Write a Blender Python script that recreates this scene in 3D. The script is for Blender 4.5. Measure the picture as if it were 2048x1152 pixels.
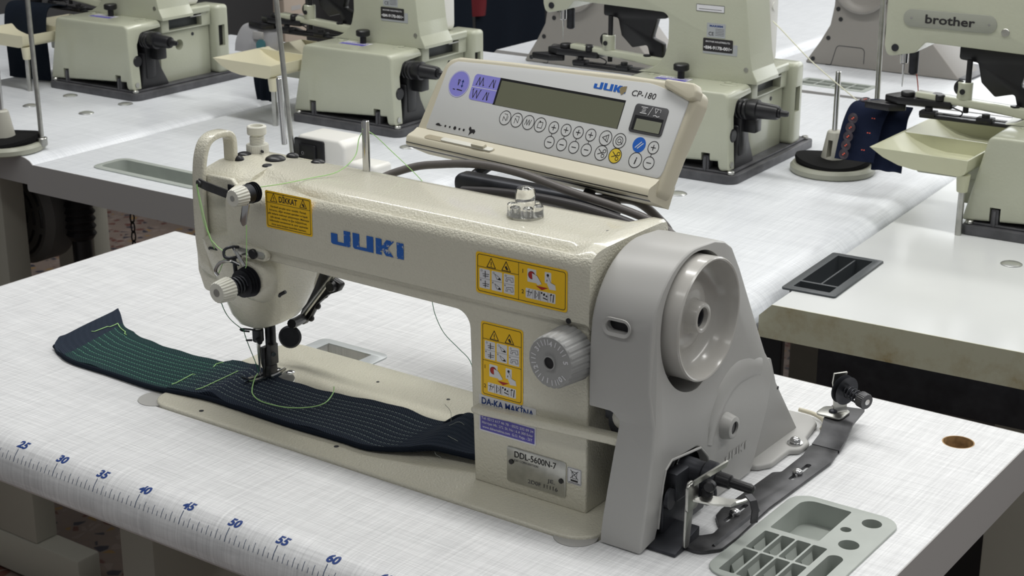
import bpy, bmesh, math, random
from mathutils import Vector, Matrix
random.seed(7)
S = 0.001          # everything below is written in millimetres, table top = 0
TZ = 750.0         # table top above the floor
PI = math.pi
scene = bpy.context.scene
for o in list(bpy.data.objects):
    bpy.data.objects.remove(o)

def W(p):
    return Vector((p[0]*S, p[1]*S, (p[2]+TZ)*S))

# ------------------------------------------------------------------ camera
cam_d = bpy.data.cameras.new('camera'); cam = bpy.data.objects.new('camera', cam_d)
scene.collection.objects.link(cam); scene.camera = cam
CX, CY, CZ, YAW, PIT, ROL, F = 1325.56, -1054.62, 567.42, -0.6191, 0.3258, 0.0010, 3255.0
yc, ys = math.cos(YAW), math.sin(YAW)
fw = Vector((ys*math.cos(PIT), yc*math.cos(PIT), -math.sin(PIT)))
r0 = Vector((yc, -ys, 0)); u0 = r0.cross(fw)
rt = math.cos(ROL)*r0 + math.sin(ROL)*u0; up = -math.sin(ROL)*r0 + math.cos(ROL)*u0
m = Matrix((rt, up, -fw)).transposed().to_4x4(); m.translation = W((CX, CY, CZ))
cam.matrix_world = m
cam_d.sensor_width = 36; cam_d.lens = F/2048*36; cam_d.clip_start = 0.05; cam_d.clip_end = 60
cam_d.dof.use_dof = True; cam_d.dof.focus_distance = 1.30; cam_d.dof.aperture_fstop = 34

# ------------------------------------------------------------------ light
scene.view_settings.view_transform = 'Standard'
scene.view_settings.look = 'None'
scene.view_settings.gamma = 1.0
scene.view_settings.use_curve_mapping = False
scene.view_settings.exposure = -0.2
wd = bpy.data.worlds.new('room_light'); scene.world = wd; wd.use_nodes = True
bg = wd.node_tree.nodes['Background']
bg.inputs[0].default_value = (0.97, 0.985, 1.0, 1); bg.inputs[1].default_value = 0.24

def tube_light(name, x, y, z, lx, ly, power, col=(1.0, 0.995, 0.965), rot=(0, 0, 0)):
    d = bpy.data.lights.new(name, 'AREA'); d.shape = 'RECTANGLE'
    d.size = lx; d.size_y = ly; d.energy = power; d.color = col
    o = bpy.data.objects.new(name, d); scene.collection.objects.link(o)
    o.location = (x, y, z); o.rotation_euler = rot
    return o
# ceiling fluorescent battens of the workshop
tube_light('ceiling_light', 0.2, 0.35, 2.75, 2.6, 0.22, 38)
tube_light('ceiling_light', 0.2, 2.3, 2.75, 2.6, 0.22, 36)
tube_light('ceiling_light', 0.6, -1.3, 2.75, 2.6, 0.22, 11)
tube_light('ceiling_light', 0.3, 4.2, 2.75, 3.0, 0.30, 30)
tube_light('ceiling_light', 2.5, 0.9, 2.75, 0.25, 2.6, 27)

# ------------------------------------------------------------------ materials
MATS = {}
def nodes_of(m):
    return m.node_tree.nodes, m.node_tree.links
def mat(name, col, rough=0.5, metal=0.0, bump=0.0, bscale=400.0, coat=0.0, var=0.0, vscale=30.0, spec=0.5, trans=0.0, ior=1.45, emis=None, dist=0.0004):
    if name in MATS: return MATS[name]
    m = bpy.data.materials.new(name); m.use_nodes = True
    n, l = nodes_of(m); b = n['Principled BSDF']
    b.inputs['Base Color'].default_value = (*col, 1)
    b.inputs['Roughness'].default_value = rough
    b.inputs['Metallic'].default_value = metal
    b.inputs['Specular IOR Level'].default_value = spec
    b.inputs['IOR'].default_value = ior
    if coat: b.inputs['Coat Weight'].default_value = coat; b.inputs['Coat Roughness'].default_value = 0.12
    if trans: b.inputs['Transmission Weight'].default_value = trans
    if emis: b.inputs['Emission Color'].default_value = (*emis[:3], 1); b.inputs['Emission Strength'].default_value = emis[3]
    tc = n.new('ShaderNodeTexCoord')
    if bump:
        t = n.new('ShaderNodeTexNoise'); t.inputs['Scale'].default_value = bscale; t.inputs['Detail'].default_value = 3
        l.new(tc.outputs['Object'], t.inputs['Vector'])
        bp = n.new('ShaderNodeBump'); bp.inputs['Strength'].default_value = bump; bp.inputs['Distance'].default_value = dist
        l.new(t.outputs['Fac'], bp.inputs['Height']); l.new(bp.outputs['Normal'], b.inputs['Normal'])
    if var:
        t = n.new('ShaderNodeTexNoise'); t.inputs['Scale'].default_value = vscale; t.inputs['Detail'].default_value = 5
        l.new(tc.outputs['Object'], t.inputs['Vector'])
        r = n.new('ShaderNodeValToRGB')
        r.color_ramp.elements[0].position = 0.3; r.color_ramp.elements[1].position = 0.7
        r.color_ramp.elements[0].color = (*[c*(1-var) for c in col], 1); r.color_ramp.elements[1].color = (*[min(1, c*(1+var*0.5)) for c in col], 1)
        l.new(t.outputs['Fac'], r.inputs['Fac']); l.new(r.outputs['Color'], b.inputs['Base Color'])
    MATS[name] = m
    return m

def linen(name, lo, hi, rough=0.42, fine=1.0):
    """white laminate printed with a woven linen pattern: long thin streaks both ways"""
    m = bpy.data.materials.new(name); m.use_nodes = True
    n, l = nodes_of(m); b = n['Principled BSDF']; tc = n.new('ShaderNodeTexCoord')
    outs = []
    for sc in ((14*fine, 620*fine, 5), (620*fine, 14*fine, 5)):
        mp = n.new('ShaderNodeMapping'); mp.inputs['Scale'].default_value = sc
        l.new(tc.outputs['Object'], mp.inputs['Vector'])
        t = n.new('ShaderNodeTexNoise'); t.inputs['Scale'].default_value = 1; t.inputs['Detail'].default_value = 4; t.inputs['Roughness'].default_value = 0.65
        l.new(mp.outputs['Vector'], t.inputs['Vector']); outs.append(t.outputs['Fac'])
    a = n.new('ShaderNodeMath'); a.operation = 'ADD'; l.new(outs[0], a.inputs[0]); l.new(outs[1], a.inputs[1])
    h = n.new('ShaderNodeMath'); h.operation = 'MULTIPLY'; h.inputs[1].default_value = 0.5; l.new(a.outputs[0], h.inputs[0])
    r = n.new('ShaderNodeValToRGB'); r.color_ramp.elements[0].position = 0.36; r.color_ramp.elements[1].position = 0.66
    r.color_ramp.elements[0].color = (*lo, 1); r.color_ramp.elements[1].color = (*hi, 1)
    l.new(h.outputs[0], r.inputs['Fac']); l.new(r.outputs['Color'], b.inputs['Base Color'])
    b.inputs['Roughness'].default_value = rough
    bp = n.new('ShaderNodeBump'); bp.inputs['Strength'].default_value = 0.15; bp.inputs['Distance'].default_value = 0.0002
    l.new(h.outputs[0], bp.inputs['Height']); l.new(bp.outputs['Normal'], b.inputs['Normal'])
    MATS[name] = m
    return m

M_TOP = linen('linen_laminate', (0.56, 0.565, 0.575), (0.86, 0.865, 0.875), fine=1.25)
M_TOPB = linen('pale_linen_laminate', (0.58, 0.60, 0.63), (0.80, 0.82, 0.85), 0.34)
M_TOPC = mat('plain_white_laminate', (0.68, 0.695, 0.69), 0.19, var=0.04, vscale=6)
M_EDGE = mat('grey_edge_band', (0.40, 0.39, 0.385), 0.5)
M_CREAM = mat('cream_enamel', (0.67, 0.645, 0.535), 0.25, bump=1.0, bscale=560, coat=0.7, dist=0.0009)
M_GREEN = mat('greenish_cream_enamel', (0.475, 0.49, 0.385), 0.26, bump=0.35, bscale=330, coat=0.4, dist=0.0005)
M_GREY = mat('grey_plastic', (0.42, 0.415, 0.40), 0.38, bump=0.08, bscale=1500, dist=0.0002)
M_WHEEL = mat('glossy_grey_paint', (0.49, 0.475, 0.445), 0.24, coat=0.4)
M_IVORY = mat('ivory_plastic', (0.68, 0.67, 0.60), 0.38)
M_WHITE = mat('white_plastic', (0.78, 0.77, 0.73), 0.35)
M_PANEL = mat('aged_beige_plastic', (0.60, 0.56, 0.44), 0.42, var=0.05, vscale=12)
M_PRINT = mat('panel_overlay', (0.66, 0.67, 0.67), 0.36)
M_BLACK = mat('black_plastic', (0.012, 0.012, 0.014), 0.35)
M_DARK = mat('dark_metal', (0.045, 0.047, 0.055), 0.42, metal=0.6, var=0.3, vscale=60)
M_PLATE = mat('blued_steel_plate', (0.10, 0.10, 0.105), 0.42, metal=0.75, var=0.45, vscale=45, bump=0.2, bscale=200)
M_BASE = mat('cast_grey_base', (0.10, 0.10, 0.108), 0.42, metal=0.3, var=0.3, vscale=50)
M_STEEL = mat('bright_steel', (0.62, 0.62, 0.62), 0.18, metal=1.0)
M_BRUSH = mat('brushed_steel', (0.50, 0.50, 0.47), 0.32, metal=1.0, var=0.2, vscale=80)
M_INK = mat('black_ink', (0.02, 0.018, 0.02), 0.5)
M_NAVY = mat('navy_ink', (0.012, 0.045, 0.21), 0.45)
M_TICK = mat('ruler_ink', (0.06, 0.09, 0.16), 0.45)
M_YEL = mat('yellow_label', (0.92, 0.56, 0.015), 0.4)
M_WLAB = mat('white_label', (0.72, 0.72, 0.74), 0.4)
M_PURP = mat('purple_print', (0.10, 0.085, 0.42), 0.4)
M_LILAC = mat('lilac_print', (0.27, 0.26, 0.72), 0.4)
M_RED = mat('red_ink', (0.42, 0.025, 0.02), 0.45)
M_LCD = mat('lcd_glass', (0.155, 0.16, 0.11), 0.12)
M_LCD2 = mat('small_lcd_glass', (0.24, 0.25, 0.19), 0.12)
M_TRAY = mat('grey_green_plastic', (0.40, 0.43, 0.40), 0.35, var=0.08, vscale=30)
M_TRAYB = mat('charcoal_plastic', (0.055, 0.062, 0.068), 0.35)
M_BTRAY = mat('pale_yellow_plastic', (0.72, 0.68, 0.50), 0.32)
M_BTRAYG = mat('greenish_yellow_plastic', (0.56, 0.565, 0.40), 0.30)
M_CABLE = mat('grey_cable', (0.115, 0.105, 0.10), 0.42)
M_DCABLE = mat('dark_cable', (0.035, 0.032, 0.034), 0.42)
M_GLASS = mat('clear_plastic', (0.95, 0.95, 0.95), 0.03, trans=1.0)
M_WOOD = mat('bare_chipboard', (0.42, 0.27, 0.13), 0.7, var=0.4, vscale=200)
M_THREAD = mat('green_thread', (0.42, 0.72, 0.28), 0.6)
M_DTHREAD = mat('dark_green_thread', (0.03, 0.20, 0.10), 0.6)
M_CTHREAD = mat('cream_thread', (0.75, 0.74, 0.58), 0.6)
M_RTHREAD = mat('red_thread', (0.75, 0.12, 0.07), 0.6)
M_FELT = mat('black_felt', (0.012, 0.012, 0.012), 0.95, spec=0.1)
M_LEG = mat('cream_frame_paint', (0.36, 0.35, 0.30), 0.5)
M_BROWN = mat('taupe_enamel', (0.26, 0.245, 0.225), 0.4)
M_NAVYCLOTH = mat('navy_cloth', (0.010, 0.015, 0.036), 0.9, bump=0.5, bscale=900, spec=0.15)
M_BLACKCLOTH = mat('black_denim', (0.010, 0.014, 0.022), 0.9, bump=0.6, bscale=700, spec=0.1)
M_GREYCLOTH = mat('grey_cloth', (0.30, 0.30, 0.31), 0.85, bump=0.4, bscale=700, spec=0.15)

def stained(name, col, stain, band=(-0.040, -0.012)):
    m = bpy.data.materials.new(name); m.use_nodes = True
    n, l = nodes_of(m); b = n['Principled BSDF']; tc = n.new('ShaderNodeTexCoord')
    t = n.new('ShaderNodeTexNoise'); t.inputs['Scale'].default_value = 22; t.inputs['Detail'].default_value = 8; t.inputs['Roughness'].default_value = 0.7
    l.new(tc.outputs['Object'], t.inputs['Vector'])
    sp = n.new('ShaderNodeSeparateXYZ'); l.new(tc.outputs['Object'], sp.inputs[0])
    mr = n.new('ShaderNodeMapRange'); mr.inputs['From Min'].default_value = 0.0; mr.inputs['From Max'].default_value = 0.30
    mr.inputs['To Min'].default_value = -0.08; mr.inputs['To Max'].default_value = 0.10
    l.new(sp.outputs['X'], mr.inputs['Value'])
    a = n.new('ShaderNodeMath'); a.operation = 'ADD'; l.new(t.outputs['Fac'], a.inputs[0]); l.new(mr.outputs[0], a.inputs[1])
    r = n.new('ShaderNodeValToRGB'); e = r.color_ramp.elements
    e[0].position = 0.38; e[0].color = (*col, 1); e[1].position = 0.66; e[1].color = (*stain, 1)
    x = e.new(0.52); x.color = (*[(c*2+d)/3 for c, d in zip(col, stain)], 1)
    l.new(a.outputs[0], r.inputs['Fac']); l.new(r.outputs['Color'], b.inputs['Base Color'])
    b.inputs['Roughness'].default_value = 0.5
    return m
M_STAIN = stained('stained_cream_edge', (0.52, 0.52, 0.40), (0.30, 0.21, 0.07))

def worn_blue():
    m = bpy.data.materials.new('worn_blue_paint'); m.use_nodes = True
    n, l = nodes_of(m); b = n['Principled BSDF']; tc = n.new('ShaderNodeTexCoord')
    t = n.new('ShaderNodeTexNoise'); t.inputs['Scale'].default_value = 260; t.inputs['Detail'].default_value = 6; t.inputs['Roughness'].default_value = 0.7
    l.new(tc.outputs['Object'], t.inputs['Vector'])
    t2 = n.new('ShaderNodeTexNoise'); t2.inputs['Scale'].default_value = 38
    l.new(tc.outputs['Object'], t2.inputs['Vector'])
    a = n.new('ShaderNodeMath'); a.operation = 'MULTIPLY_ADD'; a.inputs[1].default_value = 0.45; l.new(t2.outputs['Fac'], a.inputs[0]); l.new(t.outputs['Fac'], a.inputs[2])
    r = n.new('ShaderNodeValToRGB'); r.color_ramp.interpolation = 'CONSTANT'
    r.color_ramp.elements[0].color = (0.012, 0.115, 0.46, 1); r.color_ramp.elements[1].position = 0.835; r.color_ramp.elements[1].color = (0.52, 0.53, 0.50, 1)
    l.new(a.outputs[0], r.inputs['Fac']); l.new(r.outputs['Color'], b.inputs['Base Color']); b.inputs['Roughness'].default_value = 0.4
    return m
M_BLUE = worn_blue()
M_BLUE2 = mat('blue_print', (0.02, 0.13, 0.55), 0.4)

def terrazzo():
    m = bpy.data.materials.new('terrazzo'); m.use_nodes = True
    n, l = nodes_of(m); b = n['Principled BSDF']; tc = n.new('ShaderNodeTexCoord')
    v = n.new('ShaderNodeTexVoronoi'); v.inputs['Scale'].default_value = 48
    nz = n.new('ShaderNodeTexNoise'); nz.inputs['Scale'].default_value = 18
    mp = n.new('ShaderNodeVectorMath'); mp.operation = 'MULTIPLY_ADD'; mp.inputs[1].default_value = (0.05, 0.05, 0.05)
    l.new(nz.outputs['Color'], mp.inputs[0]); l.new(tc.outputs['Object'], mp.inputs[2]); l.new(mp.outputs[0], v.inputs['Vector'])
    sp = n.new('ShaderNodeSeparateColor'); l.new(v.outputs['Color'], sp.inputs[0])
    r = n.new('ShaderNodeValToRGB'); r.color_ramp.interpolation = 'CONSTANT'; e = r.color_ramp.elements
    e[0].color = (0.20, 0.155, 0.13, 1); e[1].position = 0.45; e[1].color = (0.12, 0.05, 0.04, 1)
    for p, c in ((0.62, (0.24, 0.19, 0.165)), (0.80, (0.035, 0.035, 0.05)), (0.92, (0.26, 0.16, 0.06))):
        x = e.new(p); x.color = (*c, 1)
    l.new(sp.outputs[0], r.inputs['Fac'])
    v2 = n.new('ShaderNodeTexVoronoi'); v2.feature = 'DISTANCE_TO_EDGE'; v2.inputs['Scale'].default_value = 48; l.new(mp.outputs[0], v2.inputs['Vector'])
    r2 = n.new('ShaderNodeValToRGB'); r2.color_ramp.elements[0].position = 0.08; r2.color_ramp.elements[1].position = 0.12
    l.new(v2.outputs['Distance'], r2.inputs['Fac'])
    mx = n.new('ShaderNodeMix'); mx.data_type = 'RGBA'; mx.inputs[6].default_value = (0.19, 0.15, 0.13, 1)
    l.new(r2.outputs['Color'], mx.inputs[0]); l.new(r.outputs['Color'], mx.inputs[7]); l.new(mx.outputs[2], b.inputs['Base Color'])
    b.inputs['Roughness'].default_value = 0.35
    return m
M_FLOOR = terrazzo()
M_WALL = mat('dark_wall_paint', (0.045, 0.045, 0.047), 0.8, var=0.2, vscale=2)

def denim():
    """twill denim strip with long rows of dashed stitching; UV u = mm along, v = 0..1 across"""
    m = bpy.data.materials.new('stitched_denim'); m.use_nodes = True
    n, l = nodes_of(m); b = n['Principled BSDF']; uv = n.new('ShaderNodeUVMap'); uv.uv_map = 'UVMap'
    sp = n.new('ShaderNodeSeparateXYZ'); l.new(uv.outputs[0], sp.inputs[0])
    def mth(op, a, c=None, clamp=False):
        k = n.new('ShaderNodeMath'); k.operation = op; k.use_clamp = clamp
        for i, v in enumerate((a, c)):
            if v is None: continue
            if isinstance(v, (int, float)): k.inputs[i].default_value = v
            else: l.new(v, k.inputs[i])
        return k.outputs[0]
    u, v = sp.outputs['X'], sp.outputs['Y']
    # twill
    d = mth('ADD', mth('MULTIPLY', u, 2.3), mth('MULTIPLY', v, 230))
    tw = mth('MULTIPLY', mth('ADD', mth('SINE', d), 1), 0.5)
    nz = n.new('ShaderNodeTexNoise'); nz.inputs['Scale'].default_value = 0.05; nz.inputs['Detail'].default_value = 4
    l.new(uv.outputs[0], nz.inputs['Vector'])
    # stitched rows
    rows = mth('FRACT', mth('MULTIPLY', v, 11.0))
    wob = mth('MULTIPLY', mth('SINE', mth('MULTIPLY', u, 0.06)), 0.03)
    dist = mth('ABSOLUTE', mth('SUBTRACT', mth('ADD', rows, wob), 0.5))
    line = mth('LESS_THAN', dist, 0.042)
    dash = mth('LESS_THAN', mth('FRACT', mth('MULTIPLY', u, 0.26)), 0.66)
    inr = mth('MULTIPLY', mth('GREATER_THAN', v, 0.10), mth('LESS_THAN', v, 0.90))
    # unstitched hem at the left end, slanting
    hem = mth('GREATER_THAN', u, mth('ADD', 56, mth('MULTIPLY', v, -24)))
    end = mth('LESS_THAN', u, 452)
    msk = mth('MULTIPLY', mth('MULTIPLY', line, dash), mth('MULTIPLY', inr, mth('MULTIPLY', hem, end)))
    # green tinge on the left half
    g = mth('SUBTRACT', 1.0, mth('MULTIPLY', mth('SUBTRACT', u, 190), 0.02, True), True)
    g = mth('MULTIPLY', g, hem)
    base = n.new('ShaderNodeMix'); base.data_type = 'RGBA'
    base.inputs[6].default_value = (0.010, 0.013, 0.026, 1); base.inputs[7].default_value = (0.008, 0.032, 0.027, 1)
    l.new(g, base.inputs[0])
    br = n.new('ShaderNodeMix'); br.data_type = 'RGBA'; br.blend_type = 'MIX'
    l.new(mth('MULTIPLY', tw, 0.5), br.inputs[0]); l.new(base.outputs[2], br.inputs[6]); br.inputs[7].default_value = (0.062, 0.085, 0.11, 1)
    st = n.new('ShaderNodeMix'); st.data_type = 'RGBA'; st.inputs[6].default_value = (0.34, 0.42, 0.38, 1); st.inputs[7].default_value = (0.15, 0.42, 0.27, 1)
    l.new(g, st.inputs[0])
    fin = n.new('ShaderNodeMix'); fin.data_type = 'RGBA'
    l.new(mth('MULTIPLY', msk, 0.75), fin.inputs[0]); l.new(br.outputs[2], fin.inputs[6]); l.new(st.outputs[2], fin.inputs[7])
    l.new(fin.outputs[2], b.inputs['Base Color'])
    b.inputs['Roughness'].default_value = 0.9; b.inputs['Specular IOR Level'].default_value = 0.1
    hb = mth('ADD', mth('MULTIPLY', tw, 0.5), mth('MULTIPLY', mth('MULTIPLY', dist, 2), 1.5))
    bp = n.new('ShaderNodeBump'); bp.inputs['Strength'].default_value = 0.6; bp.inputs['Distance'].default_value = 0.0006
    l.new(hb, bp.inputs['Height']); l.new(bp.outputs['Normal'], b.inputs['Normal'])
    return m
M_DENIM = denim()

# ------------------------------------------------------------------ mesh helpers
def rpoly(pts, r, seg=5):
    """round the corners of a 2-D polygon; r may be a list"""
    out = []; k = len(pts)
    for i in range(k):
        p = Vector(pts[i]); a = Vector(pts[i-1]); b = Vector(pts[(i+1) % k])
        rr = r[i] if isinstance(r, (list, tuple)) else r
        if rr <= 0: out.append(tuple(p)); continue
        d1 = (a-p); d2 = (b-p); L1, L2 = d1.length, d2.length
        if L1 < 1e-6 or L2 < 1e-6: out.append(tuple(p)); continue
        d1 /= L1; d2 /= L2
        ang = math.acos(max(-1, min(1, d1.dot(d2))))
        if ang > PI-0.02: out.append(tuple(p)); continue
        t = min(rr/math.tan(ang/2), L1*0.49, L2*0.49); rad = t*math.tan(ang/2)
        bis = (d1+d2).normalized(); c = p + bis*(rad/math.sin(ang/2))
        s, e = p+d1*t, p+d2*t
        a0 = math.atan2(s.y-c.y, s.x-c.x); a1 = math.atan2(e.y-c.y, e.x-c.x)
        da = (a1-a0+PI) % (2*PI) - PI
        for j in range(seg+1):
            q = a0+da*j/seg; out.append((c.x+rad*math.cos(q), c.y+rad*math.sin(q)))
    return out
def circ(cx, cy, r, n=24, ry=None, a0=0.0):
    ry = r if ry is None else ry
    return [(cx+r*math.cos(a0+2*PI*i/n), cy+ry*math.sin(a0+2*PI*i/n)) for i in range(n)]
def rect(x0, y0, x1, y1): return [(x0, y0), (x1, y0), (x1, y1), (x0, y1)]
def crom(pts, seg=8):
    P = [Vector(p) for p in pts]; out = []
    for i in range(len(P)-1):
        a = P[i-1] if i else P[0]*2-P[1]; b, c = P[i], P[i+1]; d = P[i+2] if i+2 < len(P) else P[-1]*2-P[-2]
        for j in range(seg):
            t = j/seg
            out.append(0.5*((2*b)+(c-a)*t+(2*a-5*b+4*c-d)*t*t+(3*b-a-3*c+d)*t**3))
    out.append(P[-1]); return out

ORG = {}       # root origin in mm of every thing / part
class MB:
    def __init__(s, frame=None):
        s.bm = bmesh.new(); s.fr = frame; s.uv = None
    def _merge(s, t, bev=0, seg=2, edges=None):
        if bev > 0:
            es = edges(t) if edges else t.edges[:]
            bmesh.ops.bevel(t, geom=es, offset=bev, segments=seg, profile=0.5, affect='EDGES', clamp_overlap=True)
        me = bpy.data.meshes.new('t'); t.to_mesh(me); t.free(); s.bm.from_mesh(me); bpy.data.meshes.remove(me)
        return s
    def box(s, x0, x1, y0, y1, z0, z1, bev=0, seg=2):
        return s.prism(rect(min(x0, x1), min(y0, y1), max(x0, x1), max(y0, y1)), 'z', z0, z1, bev, seg, True)
    def prism(s, pts, ax, a, b, bev=0, seg=2, alledges=False):
        t = bmesh.new()
        def mp(p, h):
            return (h, p[0], p[1]) if ax == 'x' else ((p[0], h, p[1]) if ax == 'y' else (p[0], p[1], h))
        lo = [t.verts.new(mp(p, a)) for p in pts]; hi = [t.verts.new(mp(p, b)) for p in pts]
        n = len(pts)
        caps = [t.faces.new(lo), t.faces.new(hi)]
        for i in range(n): t.faces.new((lo[i], lo[(i+1) % n], hi[(i+1) % n], hi[i]))
        bmesh.ops.recalc_face_normals(t, faces=t.faces[:])
        ed = None
        if bev and not alledges:
            ce = set(e for f in caps for e in f.edges); ed = lambda tt: list(ce)
        return s._merge(t, bev, seg, ed)
    def loft(s, rings, cap=True, close=True):
        t = s.bm; vs = [[t.verts.new(p) for p in r] for r in rings]; fs = []
        n = len(rings[0])
        for i in range(len(vs)-1):
            for j in range(n if close else n-1):
                fs.append(t.faces.new((vs[i][j], vs[i][(j+1) % n], vs[i+1][(j+1) % n], vs[i+1][j])))
        if cap and close:
            fs.append(t.faces.new(list(reversed(vs[0])))); fs.append(t.faces.new(vs[-1]))
        if close: bmesh.ops.recalc_face_normals(t, faces=fs)
        return s
    def lathe(s, prof, o, d=(0, 0, 1), n=28, cap=True):
        """prof: list of (radius, height along d)"""
        d = Vector(d).normalized(); o = Vector(o)
        a = d.orthogonal().normalized(); b = d.cross(a)
        rings = []
        for r, h in prof:
            r = max(r, 0.001)
            rings.append([tuple(o+d*h+(a*math.cos(2*PI*i/n)+b*math.sin(2*PI*i/n))*r) for i in range(n)])
        return s.loft(rings, cap=cap)
    def cyl(s, o, d, r, h, n=24, bev=0.0, r2=None):
        r2 = r if r2 is None else r2
        if bev: return s.lathe([(r-bev, 0), (r, bev), (r2, h-bev), (r2-bev, h)], o, d, n)
        return s.lathe([(r, 0), (r2, h)], o, d, n)
    def gear(s, o, d, r, h, teeth=24, dep=1.0, r2=None, duty=2):
        d = Vector(d).normalized(); o = Vector(o); a = d.orthogonal().normalized(); b = d.cross(a); n = teeth*4
        r2 = r if r2 is None else r2
        def ring(rr, hh, k):
            return [tuple(o+d*hh+(a*math.cos(2*PI*i/n)+b*math.sin(2*PI*i/n))*(rr-(dep*k if i % 4 < duty else 0))) for i in range(n)]
        return s.loft([ring(r-dep*1.3, 0, 0), ring(r, 0.8, 1), ring(r2, h-1.0, 1), ring(r2-dep*1.3, h, 0)])
    def sphere(s, o, r, sc=(1, 1, 1), n=16):
        t = bmesh.new(); bmesh.ops.create_uvsphere(t, u_segments=n, v_segments=n//2+2, radius=1)
        for v in t.verts: v.co = Vector((o[0]+v.co.x*r*sc[0], o[1]+v.co.y*r*sc[1], o[2]+v.co.z*r*sc[2]))
        return s._merge(t)
    def tube(s, pts, r, n=10, smooth=0, closed=False):
        P = crom(pts, smooth) if smooth else [Vector(p) for p in pts]
        rings = []; prev = None; K = len(P)
        for i, p in enumerate(P):
            t = (P[min(i+1, K-1)]-P[max(i-1, 0)])
            if t.length < 1e-9: t = Vector((0, 0, 1))
            t.normalize()
            if prev is None: a = t.orthogonal().normalized()
            else: a = (prev-t*prev.dot(t)); a = a.normalized() if a.length > 1e-6 else t.orthogonal().normalized()
            prev = a; b = t.cross(a)
            if isinstance(r, list):
                fr_ = i/max(1, K-1)*(len(r)-1); k0 = min(int(fr_), len(r)-2); rr = r[k0]+(r[k0+1]-r[k0])*(fr_-k0)
            else: rr = r
            rings.append([tuple(p+(a*math.cos(2*PI*j/n)+b*math.sin(2*PI*j/n))*rr) for j in range(n)])
        return s.loft(rings)
    def strap(s, pts, wv, th):
        """flat band following pts; wv = half width vector, th = thickness"""
        P = [Vector(p) for p in pts]; wv = Vector(wv); rings = []; K = len(P)
        for i, p in enumerate(P):
            t = (P[min(i+1, K-1)]-P[max(i-1, 0)]).normalized(); nn = t.cross(wv).normalized()*th/2
            rings.append([tuple(p+wv+nn), tuple(p-wv+nn), tuple(p-wv-nn), tuple(p+wv-nn)])
        return s.loft(rings)
    def merge(s, o):
        me = bpy.data.meshes.new('t'); o.bm.to_mesh(me); s.bm.from_mesh(me); bpy.data.meshes.remove(me); o.bm.free(); return s
    def cut(s, *cutters, op='DIFFERENCE'):
        def mk(bm):
            me = bpy.data.meshes.new('c'); bm.to_mesh(me); ob = bpy.data.objects.new('c', me); scene.collection.objects.link(ob); return ob
        bmesh.ops.recalc_face_normals(s.bm, faces=s.bm.faces[:])
        a = mk(s.bm); tmp = [a]
        for c in cutters:
            bmesh.ops.recalc_face_normals(c.bm, faces=c.bm.faces[:])
            b = mk(c.bm); tmp.append(b); md = a.modifiers.new('b', 'BOOLEAN'); md.operation = op; md.object = b; md.solver = 'EXACT'
        dg = bpy.context.evaluated_depsgraph_get(); dg.update()
        me = bpy.data.meshes.new_from_object(a.evaluated_get(dg))
        s.bm.free(); s.bm = bmesh.new(); s.bm.from_mesh(me); bpy.data.meshes.remove(me)
        for o in tmp:
            d = o.data; bpy.data.objects.remove(o); bpy.data.meshes.remove(d)
        return s
    def join(s, *others): return s.cut(*others, op='UNION')
    def build(s, name, material, parent=None, label=None, ang=32, loc=None, kind=None):
        if s.fr is not None:
            for v in s.bm.verts: v.co = s.fr @ v.co
        if parent is not None: org = ORG[parent.name]
        else:
            org = Vector(loc) if loc is not None else Vector((0, 0, 0))
        for v in s.bm.verts: v.co = (v.co-org)*S
        me = bpy.data.meshes.new(name); s.bm.to_mesh(me); s.bm.free()
        mats = material if isinstance(material, (list, tuple)) else [material]
        for k in mats: me.materials.append(k)
        me.shade_smooth(); me.set_sharp_from_angle(angle=math.radians(ang))
        o = bpy.data.objects.new(name, me); scene.collection.objects.link(o)
        if parent is not None: o.parent = parent
        else: o.location = W(org)
        ORG[o.name] = org
        if label: o['label'] = label
        if kind: o['kind'] = kind
        return o
def tag(o, label, cat, group=None):
    o['label'] = label; o['category'] = cat
    if group: o['group'] = group
    return o
def thing(name, label, cat, loc, group=None):
    o = bpy.data.objects.new(name, None); scene.collection.objects.link(o); o.empty_display_size = 0.05
    o.location = W(loc); ORG[o.name] = Vector(loc); return tag(o, label, cat, group)
def copy_tree(o, parent=None):
    c = o.copy(); scene.collection.objects.link(c); c.parent = parent
    for ch in [q for q in bpy.data.objects if q.parent == o]: copy_tree(ch, c)
    return c
def kids(o): return [q for q in bpy.data.objects if q.parent == o]

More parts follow.
